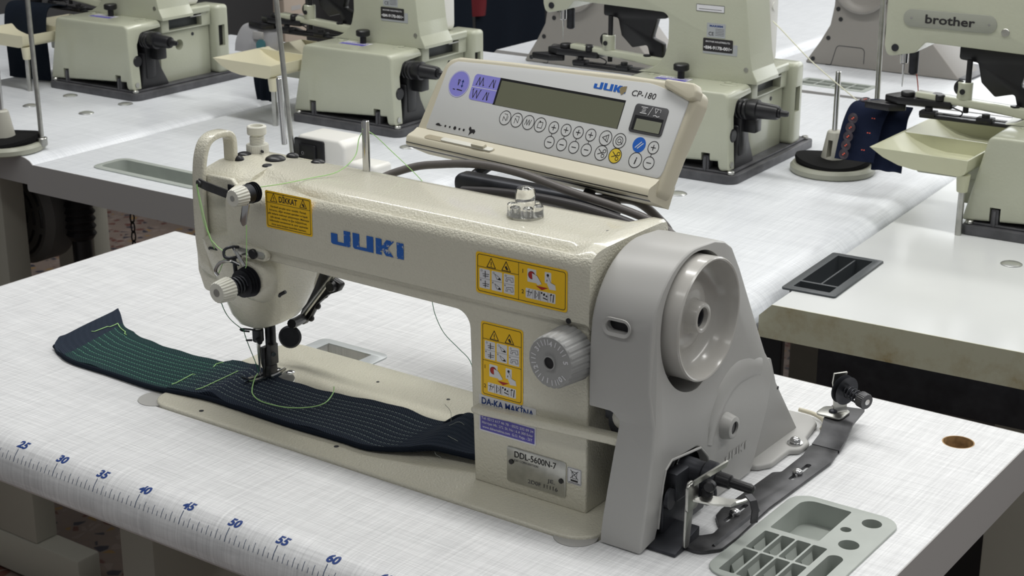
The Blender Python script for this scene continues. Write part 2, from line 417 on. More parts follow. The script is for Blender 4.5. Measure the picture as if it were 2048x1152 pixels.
class Sheet:
    """2-D drawing surface: O origin (mm), U right, V up, N out"""
    def __init__(s, O, U, V):
        s.O, s.U, s.V = Vector(O), Vector(U).normalized(), Vector(V).normalized(); s.N = s.U.cross(s.V); s.mb = {}
    def P(s, x, y, h=0.1): return s.O+s.U*x+s.V*y+s.N*h
    def g(s, key):
        if key not in s.mb: s.mb[key] = MB()
        return s.mb[key]
    def poly(s, key, pts, h=0.15, th=0.1):
        t = s.g(key).bm
        a = [t.verts.new(s.P(x, y, h-th)) for x, y in pts]; b = [t.verts.new(s.P(x, y, h)) for x, y in pts]; n = len(pts)
        fs = [t.faces.new(b), t.faces.new(list(reversed(a)))]
        for i in range(n): fs.append(t.faces.new((a[i], a[(i+1) % n], b[(i+1) % n], b[i])))
        bmesh.ops.recalc_face_normals(t, faces=fs)
    def stroke(s, key, pts, w=0.5, h=0.2, close=False):
        P = [Vector(p) for p in pts]
        if close: P.append(P[0])
        for a, b in zip(P[:-1], P[1:]):
            d = (b-a)
            if d.length < 1e-6: continue
            d.normalize(); n = Vector((-d.y, d.x))*w/2; e = d*w/2*0.6
            s.poly(key, [tuple(a-e-n), tuple(b+e-n), tuple(b+e+n), tuple(a-e+n)], h)
    def disc(s, key, x, y, r, h=0.15, n=22): s.poly(key, circ(x, y, r, n), h)
    def ring(s, key, x, y, r, w=0.5, h=0.2, n=26): s.stroke(key, circ(x, y, r, n), w, h, True)
    def rrect(s, key, x0, y0, x1, y1, r, h=0.15): s.poly(key, rpoly(rect(x0, y0, x1, y1), r), h)
    def frame(s, key, x0, y0, x1, y1, r, w, h=0.2): s.stroke(key, rpoly(rect(x0, y0, x1, y1), r), w, h, True)
    def text(s, key, txt, x, y, size, h=0.22, align='LEFT', bold=0.0, xs=1.0, shear=0.0, width=None):
        c = bpy.data.curves.new('txt', 'FONT'); c.body = txt; c.size = size; c.align_x = align; c.offset = bold; c.shear = shear
        c.resolution_u = 3
        ob = bpy.data.objects.new('txt', c); scene.collection.objects.link(ob)
        dg = bpy.context.evaluated_depsgraph_get(); dg.update()
        me = bpy.data.meshes.new_from_object(ob.evaluated_get(dg))
        if width:
            xsx = [v.co.x for v in me.vertices]; w0 = max(xsx)-min(xsx); xs = width/w0 if w0 else 1
        for v in me.vertices: v.co = s.P(x+v.co.x*xs, y+v.co.y, h)
        s.g(key).bm.from_mesh(me); bpy.data.meshes.remove(me); bpy.data.objects.remove(ob); bpy.data.curves.remove(c)
    def build(s, parent, table, frame=None):
        """table: key -> (name, material)"""
        out = {}
        for k, (nm, mt) in table.items():
            if k in s.mb:
                out[k] = s.mb[k].build(nm, mt, parent, ang=20)
        return out

def logo_juki(sh, key, x, y, w, h, th=0.2):
    """extended heavy capital letters J U K I"""
    k = w/88.0; q = h/13.0
    def P(pts): sh.poly(key, [(x+a*k, y+b*q) for a, b in pts], th)
    P([(0, 9), (8, 9), (8, 2.6), (16, 2.6), (16, 0), (2, 0), (0, 1)]); P([(16, 13), (24, 13), (24, 1), (22, 0), (16, 0)])
    P([(27, 13), (35, 13), (35, 2.6), (44, 2.6), (44, 0), (29, 0), (27, 1.4)]); P([(44, 13), (52, 13), (52, 0), (44, 0)])
    P([(50+5, 13), (50+12, 13), (50+12, 0), (55, 0)]); P([(62, 7.2), (68, 13), (77, 13), (69, 6.4), (77-1, 0), (67, 0), (62, 5.0)])
    P([(80, 13), (88, 13), (88, 0), (80, 0)])

# ------------------------------------------------------------------ room shell
f = MB(); f.box(-2500, 3600, -1900, 4800, -780, -750)
fl = f.build('floor', M_FLOOR, loc=(0, 0, -750)); fl['kind'] = 'structure'
M_BWALL = mat('pale_wall_paint', (0.62, 0.63, 0.62), 0.8)
w = MB(); w.box(-2500, 3600, 4700, 4800, -750, 2050)
c = MB(); c.box(-900, 2900, 4600, 4900, 300, 1700); w.cut(c); o = w.build('wall_back', M_BWALL, loc=(0, 4700, -750)); o['kind'] = 'structure'
w = MB(); w.box(-2500, -2400, -1900, 4700, -750, 2050); o = w.build('wall_left', M_WALL, loc=(-2400, 0, -750)); o['kind'] = 'structure'
w = MB()
for x0 in (-900, 50, 1000, 1950): w.box(x0, x0+40, 4690, 4740, 300, 1700)
w.box(2860, 2900, 4690, 4740, 300, 1700); w.box(-900, 2900, 4690, 4740, 300, 340); w.box(-900, 2900, 4690, 4740, 1660, 1700)
wf = w.build('added_window_1', M_WHITE, loc=(1000, 4700, 300)); wf['kind'] = 'structure'  # unseen window frame, added to carry the glowing pane
w = MB(); w.box(-895, 2895, 4712, 4716, 305, 1695); w.build('added_glow_pane', mat('added_pane_glow', (0.8, 0.8, 0.8), 0.5, emis=(0.93, 0.97, 1.0, 2.2)), wf)  # glowing sheet out of view, added to brighten the glossy and far tables

# ------------------------------------------------------------------ tables
def table_stand(root, cx, cy, along, half, depth, px=None):
    """T legs with a long foot; along = direction of the foot"""
    for sgn in (-1, 1):
        a = cx+sgn*half if along == 'y' else cx; b = cy if along == 'y' else cy+sgn*half
        q = MB()
        if along == 'y':
            q.box(a-30, a+30, cy-depth, cy+depth, -744, -680, 4)
            fb = q.build('foot', M_LEG, root)
            q = MB(); q.box(a-25, a+25, cy-60, cy+60, -680, -48, 3); q.build('leg', M_LEG, root)
        else:
            q.box(cx-depth, cx+depth, b-28, b+28, -744, -680, 4); fb = q.build('foot', M_LEG, root)
            q = MB(); q.box(cx-60, cx+60, b-24, b+24, -680, -48, 3); q.build('leg', M_LEG, root)
        for e in (-1, 1):
            k = MB()
            if along == 'y': k.cyl((a, cy+e*(depth-40), -750), (0, 0, 1), 22, 7)
            else: k.cyl((cx+e*(depth-40), b, -750), (0, 0, 1), 22, 7)
            k.build('rubber_pad', M_BLACK, fb)

# main table -------------------------------------------------------
FRONT = [(-244, 0), (-252, -0.6), (-259, -2.4), (-265, -6), (-269.5, -11), (-272.5, -17), (-274, -24), (-274, -31), (-272, -38), (-268, -42.5), (-262, -44)]
TX0, TX1, TY1 = -106, 947, 250
mt = thing('sewing_table', 'white linen-patterned sewing table in the foreground with a blue ruler along its rounded front edge', 'table', (420, 0, -750))
q = MB(); q.prism([(TY1, 0)]+FRONT+[(TY1, -44)], 'x', TX0, TX1)
c1 = MB(); c1.prism(rpoly(rect(834, -121, 916, 26), 14), 'z', -40, 5)
c2 = MB(); c2.cyl((897.6, 201, -60), (0, 0, 1), 13.5, 80, 40)
c3 = MB(); c3.box(304, 361, 45, 66, -25, 5)
c4 = MB(); c4.prism(rpoly(rect(270, -142.5, 746, 46.5), 12), 'z', -60, 5)
c5 = MB(); c5.cyl((272, -130, -8), (0, 0, 1), 17.2, 20, 36)
c6 = MB(); c6.cyl((728, -133, -8), (0, 0, 1), 17.2, 20, 36)
q.cut(c1, c2, c3, c4, c5, c6)
top = q.build('table_top', M_TOP, mt, ang=25)
for x0, x1 in ((TX0-1.2, TX0), (TX1, TX1+1.2)):
    e = MB(); e.prism([(TY1, 0)]+FRONT+[(TY1, -44)], 'x', x0, x1); e.build('edge_band', M_EDGE, mt, 'grey edge band on the cut end')
e = MB(); e.box(TX0, TX1, TY1, TY1+1.2, -44, 0); e.build('edge_band', M_EDGE, mt, 'grey edge band along the back')
h = MB(); h.lathe([(13.4, -0.3), (13.6, 0.02), (12.6, 0.02), (12.4, -43), (13.4, -43)], (897.6, 201, 0), (0, 0, 1), 40, cap=False); h.build('cable_hole', M_WOOD, mt, 'round bare chipboard cable hole')
# ruler
arc = [0.0]
for a, b in zip(FRONT[:-1], FRONT[1:]): arc.append(arc[-1]+math.dist(a, b))
def on_arc(sv, off=0.12):
    for i in range(len(arc)-1):
        if arc[i] <= sv <= arc[i+1]:
            t = (sv-arc[i])/(arc[i+1]-arc[i]); y = FRONT[i][0]+(FRONT[i+1][0]-FRONT[i][0])*t; z = FRONT[i][1]+(FRONT[i+1][1]-FRONT[i][1])*t
            d = Vector((FRONT[i+1][0]-FRONT[i][0], FRONT[i+1][1]-FRONT[i][1])).normalized()
            return y+d.y*off*1.0, z-d.x*off
q = MB()
for i in range(0, 187):
    n2 = i/2.0; x = -2.5+10.0*n2
    L = 11.5 if i % 10 == 0 else (7.6 if i % 2 == 0 else 4.2)
    wd_ = 0.38 if i % 10 == 0 else 0.26
    s1 = 34.0; s0 = s1-L; K = 5; prev = None
    for k in range(K+1):
        y_, z_ = on_arc(s0+(s1-s0)*k/K)
        a = q.bm.verts.new((x-wd_, y_, z_)); b = q.bm.verts.new((x+wd_, y_, z_))
        if prev: q.bm.faces.new((prev[0], a, b, prev[1]))
        prev = (a, b)
rl = q.build('ruler_scale', M_TICK, mt, 'dark tick marks printed along the front edge')
for n5 in range(0, 95, 5):
    sh = Sheet((0, 0, 0), (1, 0, 0), (0, 1, 0)); sh.text('n', str(n5), 0, 0, 9.8, 0.0, 'CENTER', bold=0.42, xs=1.15, shear=0.18)
    for v in sh.mb['n'].bm.verts:
        x_ = v.co.x; y_, z_ = on_arc(20.8-v.co.y, 0.22); v.co = Vector((-2.5+10.0*n5+1.6+x_, y_, z_))
    sh.build(mt, {'n': ('ruler_number', M_NAVY)})
table_stand(mt, 420, -5, 'y', 270, 230)
# head cut-out corner plates
for cx, cy, nm in ((272, -130, 0), (728, -133, 1)):
    q = MB(); q.cyl((cx, cy, -6), (0, 0, 1), 17, 6.5, 36); q.build('corner_plate', M_GREY, mt)
# hinge set into the top behind the bed
q = MB(); q.prism(rpoly(rect(290, 44, 376, 76), [2, 2, 9, 9]), 'z', 0, 1.4, 0.4)
c = MB(); c.box(305, 360, 40, 66, -5, 5); q.cut(c)
hg = q.build('hinge_plate', mat('zinc_plate', (0.62, 0.65, 0.66), 0.35, metal=0.35), mt, 'bright steel hinge frame behind the bed')
q = MB(); q.box(303, 362, 44.5, 68, -24, -22); q.box(303, 362, 42, 44.5, -20, 1.5, 0.5); q.build('hinge_socket', M_BRUSH, hg)

# tables behind (operator side to the right, rounded; cut end towards us)
def back_table(name_label, x0, x1, y0, L, mtop, medge, z_edge=-40, roll=True, bevel=16, yaw=0.0, group=None, stand=True, cuts=()):
    r = thing('machine_table', name_label, 'table', ((x0+x1)/2, y0, -750), group)
    if roll:
        R_ = [(x1-34, 0), (x1-24, -1), (x1-14, -4.5), (x1-7, -10), (x1-2, -18), (x1, -27), (x1-2, -36), (x1-6, z_edge)]
    else: R_ = [(x1, 0), (x1, z_edge)]
    P_ = [(x0+bevel, 0)]+R_+[(x0+2, z_edge), (x0, z_edge+3), (x0, -bevel)]
    q = MB(); q.prism(P_, 'y', y0, y0+L)
    if cuts: q.cut(*cuts)
    tp = q.build('table_top', mtop, r, ang=25)
    e = MB(); e.prism(P_, 'y', y0-1.2, y0); e.build('edge_band', medge, r, 'flat edge band on the near cut end')
    if stand: table_stand(r, (x0+x1)/2, y0+L/2, 'x', L/2-110, 225)
    return r, tp
TA, TAt = back_table('white linen-patterned machine table at the far left holding the leftmost button machine', -1055, -530, 384, 900, M_TOPB, M_EDGE, stand=False)
TB, TBt = back_table('white machine table behind the needle end, with a long grey-green tray sunk into it', -522, 33, 366, 1072, M_TOPB, M_EDGE, stand=False, cuts=[MB().prism(rpoly(rect(-428, 404, -228, 456), 12), 'z', -36, 5)])
TD, TDt = back_table('white linen-patterned machine table behind the control panel, rolling down on its right edge', 48, 588, 396, 1050, M_TOPB, M_EDGE, stand=False)
TC, TCt = back_table('glossy plain white machine table at the right with a stained cream edge', 592, 1190, 445, 1050, M_TOPC, M_STAIN, -38, False, 14, stand=False, cuts=[MB().prism(rpoly(rect(598, 504, 650, 642), 4), 'z', -36, 5)])
TB.rotation_euler.z = math.radians(1.2); TD.rotation_euler.z = math.radians(2.6); TC.rotation_euler.z = math.radians(3.2)

def leg_T(root, x0, x1, xp0, xp1, y, fy=46):
    q = MB(); q.box(x0, x1, y, y+fy, -744, -672, 5); fb = q.build('foot', M_LEG, root)
    q = MB(); q.box(xp0, xp1, y+1, y+fy-2, -672, -41, 3); q.build('leg', M_LEG, root)
leg_T(TA, -1050, -575, -800, -675, 425); leg_T(TB, -528, -40, -335, -210, 500); 
leg_T(TA, -1040, -562, -960, -850, 1200); leg_T(TB, -528, -40, -400, -275, 1330)
leg_T(TD, 70, 560, 250, 375, 500); leg_T(TD, 70, 560, 250, 375, 1330)
q = MB(); q.box(620, 1170, 640, 652, -600, -38.5, 2); q.build('dark_backing', M_BLACK, TC, 'added black sheet darkening the space under the top')  # black sheet added to make the space below this table dark
q = MB(); q.box(330, 560, 560, 572, -600, -41, 2); q.build('dark_backing', M_BLACK, TD, 'added black sheet darkening the space under the top')  # second added sheet, keeps the gap below this top dark
# second row
TE, TEt = back_table('white machine table in the far row carrying the taupe machine', -32, 540, 1462, 1060, M_TOPB, M_EDGE, stand=False, cuts=[MB().prism(rpoly(rect(108, 1506, 230, 1554), 6), 'z', -36, 5)])
TF, TFt = back_table('white machine table in the far row left of the taupe machine', -520, -40, 1462, 1060, M_TOPB, M_EDGE, stand=False)
TH, THt = back_table('bright white machine table in the far right corner', 548, 1150, 1500, 1060, M_TOPC, M_EDGE, stand=False)
TG, TGt = back_table('white machine table in the top left corner of the view', -1640, -1065, 300, 900, M_TOPB, M_EDGE, stand=False)
for r_, xa, xb, ya in ((TE, 0, 500, 1560), (TE, 0, 500, 2380), (TF, -500, -80, 1560), (TF, -500, -80, 2380), (TG, -1600, -1100, 400), (TG, -1600, -1100, 1100), (TH, 590, 1110, 1600), (TH, 590, 1110, 2400)):
    leg_T(r_, xa, xb, (xa+xb)/2-60, (xa+xb)/2+60, ya)
leg_T(TC, 620, 1160, 830, 950, 520); leg_T(TC, 620, 1160, 830, 950, 1330)
q = MB(); q.box(650, 1180, 470, 486, -92, -38.5, 2); q.build('apron', M_DARK, TC, 'dark apron panel under the top')

# ------------------------------------------------------------------ the sewing machine
sm = thing('sewing_machine', 'cream lockstitch sewing machine with grey belt cover and handwheel, standing in the foreground table', 'sewing machine', (480, -48, 0))
# bed
BT = 3.0
q = MB(); q.prism(rpoly(rect(271, -141.5, 745, 45.5), [22, 26, 8, 22], 6), 'z', -38, BT, 1.6, 3)
q.build('bed', M_CREAM, sm)
for x, y, r in ((330.6, -15, 2.6), (330, -131, 2.2), (477.8, -119.2, 2.2), (491.5, 17.2, 1.8), (412.8, 12.6, 1.6)):
    q = MB(); q.cyl((x, y, BT-1), (0, 0, 1), r, 1.15, 16); q.build('bed_screw', M_DARK, sm)
q = MB(); q.cyl((325, -44, BT-0.5), (0, 0, 1), 27, 0.9, 48, 0.3); q.box(271.5, 298, -62, -26, BT-1, BT+0.4, 0.2); q.build('needle_plate', M_BRUSH, sm)
q = MB(); q.sphere((331, -17, BT+0.4), 4.5, (1, 1, 0.35)); q.build('plate_screw', M_STEEL, sm)

# body: column + arm core + head, one casting
def srect(cx, cy, hx, hy, z, n=36, e=5.0):
    out = []
    for i in range(n):
        a = 2*PI*i/n; c, s_ = math.cos(a), math.sin(a)
        out.append((cx+hx*math.copysign(abs(c)**(2/e), c), cy+hy*math.copysign(abs(s_)**(2/e), s_), z))
    return out
body = MB()
core = rpoly([(608, 2.5), (717, 2.5), (717, 200), (340, 200), (340, 146), (604, 145)], [0, 3, 3, 3, 3, 10], 6)
core = rpoly([(610.5, 2.5), (717, 2.5), (717, 200), (350, 200), (350, 147), (606, 144.5)], [0, 2, 2, 2, 2, 14], 8)
body.prism(core, 'y', -102.5, 4, 5, 3)
# column foot flare and step line
# upper arm shell, section in y,z (front bead, groove, flat top, rear slope)
def arm_sec(x, k=1.0, dz=0.0, front=-106.5, fz=158, sy=-84.0):
    A = [(front+3.5, fz-4), (front, fz), (front-0.3, fz+20), (front-0.3, 196+dz), (front+0.2, 202+dz), (front+1.6, 206.5+dz), (front+4.4, 209.2+dz),
         (front+7.6, 209.0+dz), (front+10.5, 206.8+dz), (front+13.5, 206.4+dz), (front+16.0, 208.6+dz), (front+18.5, 211.8+dz), (front+22.5, 213.9+dz)]
    B = [(front+3.5, fz-4), (front, fz), (front-0.3, fz+18), (front-0.2, 190), (front+0.8, 196), (front+3, 200), (front+7, 202.6),
         (front+12, 204), (front+18, 205.4), ((front+18+sy)/2, 206.8), (sy-7, 209), (sy-2.5, 212.0), (sy+3, 213.8)]
    pts = [(a[0]*k+b[0]*(1-k), a[1]*k+b[1]*(1-k)) for a, b in zip(A, B)]
    pts += [(min(-30, sy+10), 214.3+dz), (-24, 214.0+dz), (-17, 212.8+dz), (-5, 209.0+dz), (3, 206.6+dz), (6.3, 203+dz), (6.8, 196), (6.8, 160), (4, 152)]
    return [(x, a, b) for a, b in pts]
rings = [arm_sec(350, 0, -0.6, sy=-58), arm_sec(354, 0, 0, sy=-60), arm_sec(380, 0.0, 0.2, sy=-66), arm_sec(405, 0.15, 0.4, sy=-74), arm_sec(430, 0.6, 0.5, sy=-80), arm_sec(455, 0.95, 0.4, sy=-84), arm_sec(480, 1, 0.3), arm_sec(600, 1, 0), arm_sec(688, 1, -0.3), arm_sec(697, 0.85, 0, sy=-86)]
def sq_sec(x, dz=0):
    pts = [(-103, 154), (-106.5, 158), (-106.8, 178), (-106.8, 190), (-106.6, 196), (-106.2, 201), (-104.8, 206), (-102.4, 209.4), (-98.6, 211.8), (-95, 212.9), (-91, 213.6), (-87, 214), (-82, 214.2), (-60, 214.4), (-24, 214.4), (-14, 214.3), (-3, 214.0), (4, 212.8), (6.8, 209), (7, 196), (7, 160), (4, 152)]
    return [(x, a, b+dz) for a, b in pts]
rings += [sq_sec(707, 0.6), sq_sec(716, 0.6), [(719, p[1]*0.985-0.7, p[2]-1.2) for p in sq_sec(716, 0)]]
body.loft(rings)
# narrower needle-end block left of the arm, its front set back behind the face plate
tb_ = [(-89, 140), (-89, 190), (-88, 200), (-84, 206), (-76, 210), (-62, 213), (-50, 213.6), (-24, 213.6), (-12, 212), (0, 208), (5, 203), (6, 160), (4, 140)]
body.loft([[(297.5, a*0.96, b-2) for a, b in tb_], [(299, a, b) for a, b in tb_], [(356, a, b) for a, b in tb_]])
# square flare of the casting at the wheel end (rear top corner)
# head lower part (tapering box with a rounded chin)
hs = [(350, 398, -103, 4, 168, 5), (300, 396, -103.5, 3, 152, 5), (301, 391, -102.5, 0, 142, 4.6), (306, 385, -101, -2, 128, 4.2), (313, 377, -98, -6, 110, 3.6), (316, 372, -93, -10, 94, 3.2), (317, 366, -87, -15, 80, 3), (319.5, 359, -80, -20, 70, 2.6), (329, 349, -70, -28, 64.5, 2.4)]
rg = []
for xa, xb, ya_, yb_, z_, e_ in hs:
    rg.append(srect((xa+xb)/2, (ya_+yb_)/2, (xb-xa)/2, (yb_-ya_)/2, z_, 44, e_))
body.loft(rg)
# bosses behind the tension knobs
body.lathe([(23, -6), (19, 2), (16, 4), (14, 5)], (374, -102.5, 127), (0, -1, 0), 36)
bd = body.build('body', M_CREAM, sm, ang=38)
# raised rib running from the column into the cover = reverse feed lever
q = MB(); q.prism(rpoly([(614, 65.5), (622, 64.8), (742, 71), (768, 71), (768, 77.5), (740, 77.5), (622, 71), (614, 70.5)], 2.5), 'y', -112.5, -100, 1.8, 3)
q.build('reverse_lever', M_CREAM, sm)
q = MB(); q.lathe([(13, -20), (14, -8), (15, 0), (11, 5), (8, 6)], (752, -88, 84), (0, -1, 0), 26); q.build('lever_boss', M_DARK, sm)
# face plate at the needle end, seam, small brackets
q = MB(); q.prism(rpoly([(296, 118), (303, 100), (340, 100), (349.3, 118), (349.3, 204), (344, 209), (303, 209), (296, 203)], [4, 5, 5, 3, 2, 4, 7, 5]), 'y', -93, -88, 2.0, 3); q.build('face_plate', M_CREAM, sm)
q = MB(); q.box(340.5, 347.5, -94.2, -88, 122, 204, 0.6); q.build('take_up_slot', M_BLACK, sm)
q = MB(); q.strap([(350, -90, 194), (344, -97, 196), (326, -106, 203), (320, -107, 205)], (0, 0, 3.8), 2.0); q.cyl((320, -109, 204.5), (0.2, 1, 0), 3.0, 4, 16); q.build('take_up_lever', M_PLATE, sm)
# thread take-up guard loop
gp = [(308, -56, 210), (308, -56, 220), (308, -56, 229), (308, -57.5, 235), (308, -62, 238.5), (308, -72, 239.5), (308, -81, 238), (308, -88, 233), (308, -93, 221), (308.5, -96, 202), (309, -97.5, 175), (310, -98, 150), (311.5, -97, 130), (313, -94.5, 121), (316, -91, 115.5), (320, -89, 115), (325, -91, 118), (328, -95, 126)]
q = MB(); P_ = crom(gp, 4); rings = []
for i, p in enumerate(P_):
    t = (P_[min(i+1, len(P_)-1)]-P_[max(i-1, 0)]).normalized(); a = Vector((1, 0, 0)); b = t.cross(a).normalized()
    rings.append([tuple(p+a*cx_+b*cy_) for cx_, cy_ in rpoly(rect(-6.8, -2.8, 6.8, 2.8), 1.7, 3)])
q.loft(rings); q.build('thread_guard', M_CREAM, sm)
q = MB(); q.prism(rpoly(rect(318, 138, 334, 149), 3), 'y', -99, -93, 1); q.tube([(320, -99, 142), (324, -103, 146), (334, -101, 145), (338, -95, 140)], 1.2, 8, 3); q.build('thread_guide', M_DARK, sm)
# black plugs and the pressure regulator on top
for x, y, r, hz in ((341.4, -34.7, 9.2, 4.2), (345.5, -17, 5.8, 3.2), (379.2, -21, 6.2, 3.0), (305.0, -36.5, 6.6, 3.0), (315.5, -53.5, 4.6, 4.6)):
    q = MB(); q.sphere((x, y, 213.7 if x > 320 else 213.0), r, (1, 1, hz/r), 24); q.build('rubber_plug', M_BLACK, sm)
q = MB(); q.cyl((350.5, -54.5, 212.4), (0, 0, 1), 4.6, 2.2, 24, 0.8); q.build('plug', M_DARK, sm)
for x, y in ((487, -45.2), (700, -50.9)):
    q = MB(); q.cyl((x, y, 213.4), (0, 0, 1), 1.9, 1.0, 14); q.build('top_screw_hole', M_BLACK, sm)
q = MB(); q.gear((307.2, -21.5, 211), (0, 0, 1), 10.2, 9.5, 34, 0.4); pk = q.build('lock_nut', M_IVORY, sm)
q = MB(); q.lathe([(6.2, 0), (6.2, 9)]+[(6.2 if i % 2 else 6.9, 10+i*0.7) for i in range(9)]+[(6.2, 17), (6.2, 20)], (307.2, -21.5, 211), (0, 0, 1), 28)
q.lathe([(8.2, 18.5), (8.8, 19.3), (8.8, 25.5), (8.1, 26.3), (6.0, 26.3), (5.8, 23)], (307.2, -21.5, 211), (0, 0, 1), 36); q.build('pressure_regulator', M_IVORY, sm)
q = MB(); q.cyl((316.5, -26, 216), (1, -0.5, 0), 1.2, 3, 12); q.build('set_screw', M_DARK, pk)
# thread post
q = MB(); q.cyl((432.4, -17.4, 212), (0, 0, 1), 3.3, 46, 20, 0.6); q.build('thread_post', M_STEEL, sm)
# oil sight window
q = MB(); q.lathe([(14.5, -2), (14.5, 2.2), (10, 2.6)], (625.4, -54.2, 213.6), (0, 0, 1), 36); ow = q.build('oil_window_base', M_BRUSH, sm)
q = MB()
q.lathe([(8.0, 1), (8.0, 19), (6.8, 22.5), (3.5, 23.8), (0.1, 24)], (625.4, -54.2, 214.2), (0, 0, 1), 32)
for k in range(6):
    a = k*PI/3+0.3; q.lathe([(4.2, 0), (4.2, 8.5), (3.4, 9.5), (0.1, 9.6)], (625.4+10.5*math.cos(a), -54.2+10.5*math.sin(a), 214.4), (0, 0, 1), 14)
q.build('oil_sight_window', M_GLASS, sm)
# tension units
def tension(cx, cz, y0, sc, small, nm):
    g = MB(); s_ = sc
    if small:
        g.cyl((cx, y0, cz), (0, -1, 0), 2.6, 12, 14)
        for k in range(3): g.lathe([(4, 0), (8.6, 0.9), (8.8, 1.3), (4, 1.6)], (cx, y0-5-k*2.4, cz), (0, -1, 0), 28)
        g.lathe([(5, 0), (8.2, 1), (8.2, 8), (6, 10)], (cx, y0-11, cz), (0, -1, 0), 26)
        t = g.build('tension_discs', M_DARK, sm)
        k = MB(); k.gear((cx, y0-19, cz), (0, -1, 0), 8.8, 13, 18, 0.7, 7.6); kn = k.build('tension_knob', M_IVORY, sm)
        k = MB(); k.cyl((cx, y0-31.2, cz), (0, -1, 0), 2.4, 1.2, 16); k.build('knob_screw', M_BRUSH, kn)
    else:
        for k in range(4): g.lathe([(6, 0), (13.2-k*0.5, 1.0), (13.6-k*0.5, 1.6), (6, 2.2)], (cx, y0-k*3.0, cz), (0, -1, 0), 36)
        t = g.build('tension_discs', M_DARK, sm)
        g = MB(); hel = [(cx+7.6*math.cos(a*0.5), y0-11-a*0.3, cz+7.6*math.sin(a*0.5)) for a in range(0, 50)]
        g.tube(hel, 1.1, 6); g.cyl((cx, y0, cz), (0, -1, 0), 6, 30, 18); g.build('tension_spring', M_DARK, sm)
        k = MB(); k.gear((cx, y0-25, cz), (0, -1, 0), 10.6, 15, 22, 0.8, 9.2); kn = k.build('tension_knob', M_IVORY, sm)
        k = MB(); k.cyl((cx, y0-39.2, cz), (0, -1, 0), 3.4, 1.2, 18); k.build('knob_screw', M_BRUSH, kn)
        g = MB(); g.tube([(cx-6, y0-6, cz+15), (cx-12, y0-12, cz+19), (cx-20, y0-16, cz+16), (cx-24, y0-17, cz+9), (cx-22, y0-16, cz+5)], 1.5, 8, 4)
        g.tube([(cx-2, y0-4, cz+14), (cx-8, y0-6, cz+24), (cx-14, y0-5, cz+30)], 1.6, 8, 4); g.build('check_spring', M_STEEL, sm)
tension(391.5, 209.5, -107, 1, True, 'a')
tension(376, 127, -108, 1, False, 'b')
q = MB(); q.prism(rpoly([(-3.8, 0), (3.8, 0), (3.4, -19), (0, -23), (-3.4, -19)], 1.5), 'y', -0.6, 0.6, 0.3)
q.fr = Matrix.Translation((392, -124, 203)) @ Matrix.Rotation(math.radians(14), 4, 'Y'); q.build('thread_hook_plate', M_STEEL, sm)
# slotted guide above the big tension
q = MB(); q.prism(rpoly(rect(360, 147.5, 398, 158), 5.2), 'y', -109.2, -104, 0.8); q.build('slot_surround', M_CREAM, sm)
q = MB(); q.prism(rpoly(rect(364, 149.8, 396, 156), 3.1), 'y', -109.8, -108, 0.2); q.build('guide_slot', M_BRUSH, sm)
q = MB(); q.cyl((383, -108, 153), (0, -1, 0), 4.4, 4, 20, 0.6); q.build('guide_screw', M_BLACK, sm)
q = MB(); q.tube([(366, -107, 155), (363, -116, 157), (360, -121, 155), (362, -123, 150), (366, -121, 149), (368, -110, 148)], 1.3, 8, 3); q.tube([(366, -116, 149), (367, -116, 136), (365, -113, 130)], 1.8, 8, 2); q.build('wire_guide', M_DARK, sm)
q = MB(); q.tube([(401, -99, 116), (404, -101.2, 118.5), (409, -100, 121.5)], 1.6, 8); q.build('head_screw_slot', M_BLACK, sm)
q = MB(); q.cyl((701.5, -106, 158.5), (0, -1, 0), 2.2, 1.0, 16); q.build('front_screw_hole', M_BLACK, sm)

# needle bar group
q = MB(); q.cyl((326, -52, 52), (0, 0, 1), 3.6, 16, 18); nb = q.build('needle_bar', M_BRUSH, sm)
q = MB(); q.cyl((326, -52, 44), (0, 0, 1), 5.2, 12, 20, 0.8); q.cyl((329, -56, 47), (1, -0.5, 0), 2.3, 7, 12); q.build('needle_clamp', M_DARK, nb)
q = MB(); q.tube([(326, -56, 56), (318, -60, 56.5), (313, -61, 55.5), (313, -59, 53.5), (320, -57, 53.5)], 0.9, 7, 3); q.tube([(322, -56, 45), (317, -58, 44.5), (316, -56, 44), (320, -54, 44.5)], 0.8, 7, 2); q.build('needle_thread_guide', M_DARK, nb)
q = MB(); q.tube([(326, -52, 45), (326, -52, 38), (326, -52, 24), (326, -52, 8)], [1.7, 1.7, 1.0, 0.8], 10); q.build('needle', M_STEEL, nb)
q = MB(); q.cyl((330.5, -43, 20), (0, 0, 1), 3.3, 46, 20); q.box(334, 337, -44, -40, 40, 66, 0.4); pb = q.build('presser_bar', M_DARK, sm)
q = MB(); q.prism(rpoly([(324.5, 37), (330, 37), (330, 18), (328.5, 14), (328.5, 9), (326, 9), (326, 17), (324.5, 21)], 0.8), 'y', -49, -41, 0.5)
q.prism(rpoly([(330, 18), (337, 21), (337, 40), (333, 42), (330, 30)], 0.8), 'y', -48, -38, 0.5); q.box(326.5, 335.5, -48, -38, 9.5, 20, 1.2)
ft = q.build('presser_foot_shank', M_PLATE, sm)
q = MB(); q.cyl((336.5, -45, 32), (1, -0.5, 0), 2.2, 2.4, 14); q.build('shank_screw', M_STEEL, ft)
q = MB()
for sx in (-5.0, 2.2):
    pr = [(-34, 8.2), (-44, 7.8), (-56, 7.8), (-64, 8.6), (-71, 12.0), (-73, 14.5)]
    q.loft([[(326+sx-0.3+1.2*(i > 3), y, z), (326+sx+3.4-1.0*(i > 3), y, z), (326+sx+3.4-1.0*(i > 3), y, z+2.0), (326+sx-0.3+1.2*(i > 3), y, z+2.0)] for i, (y, z) in enumerate(pr)])
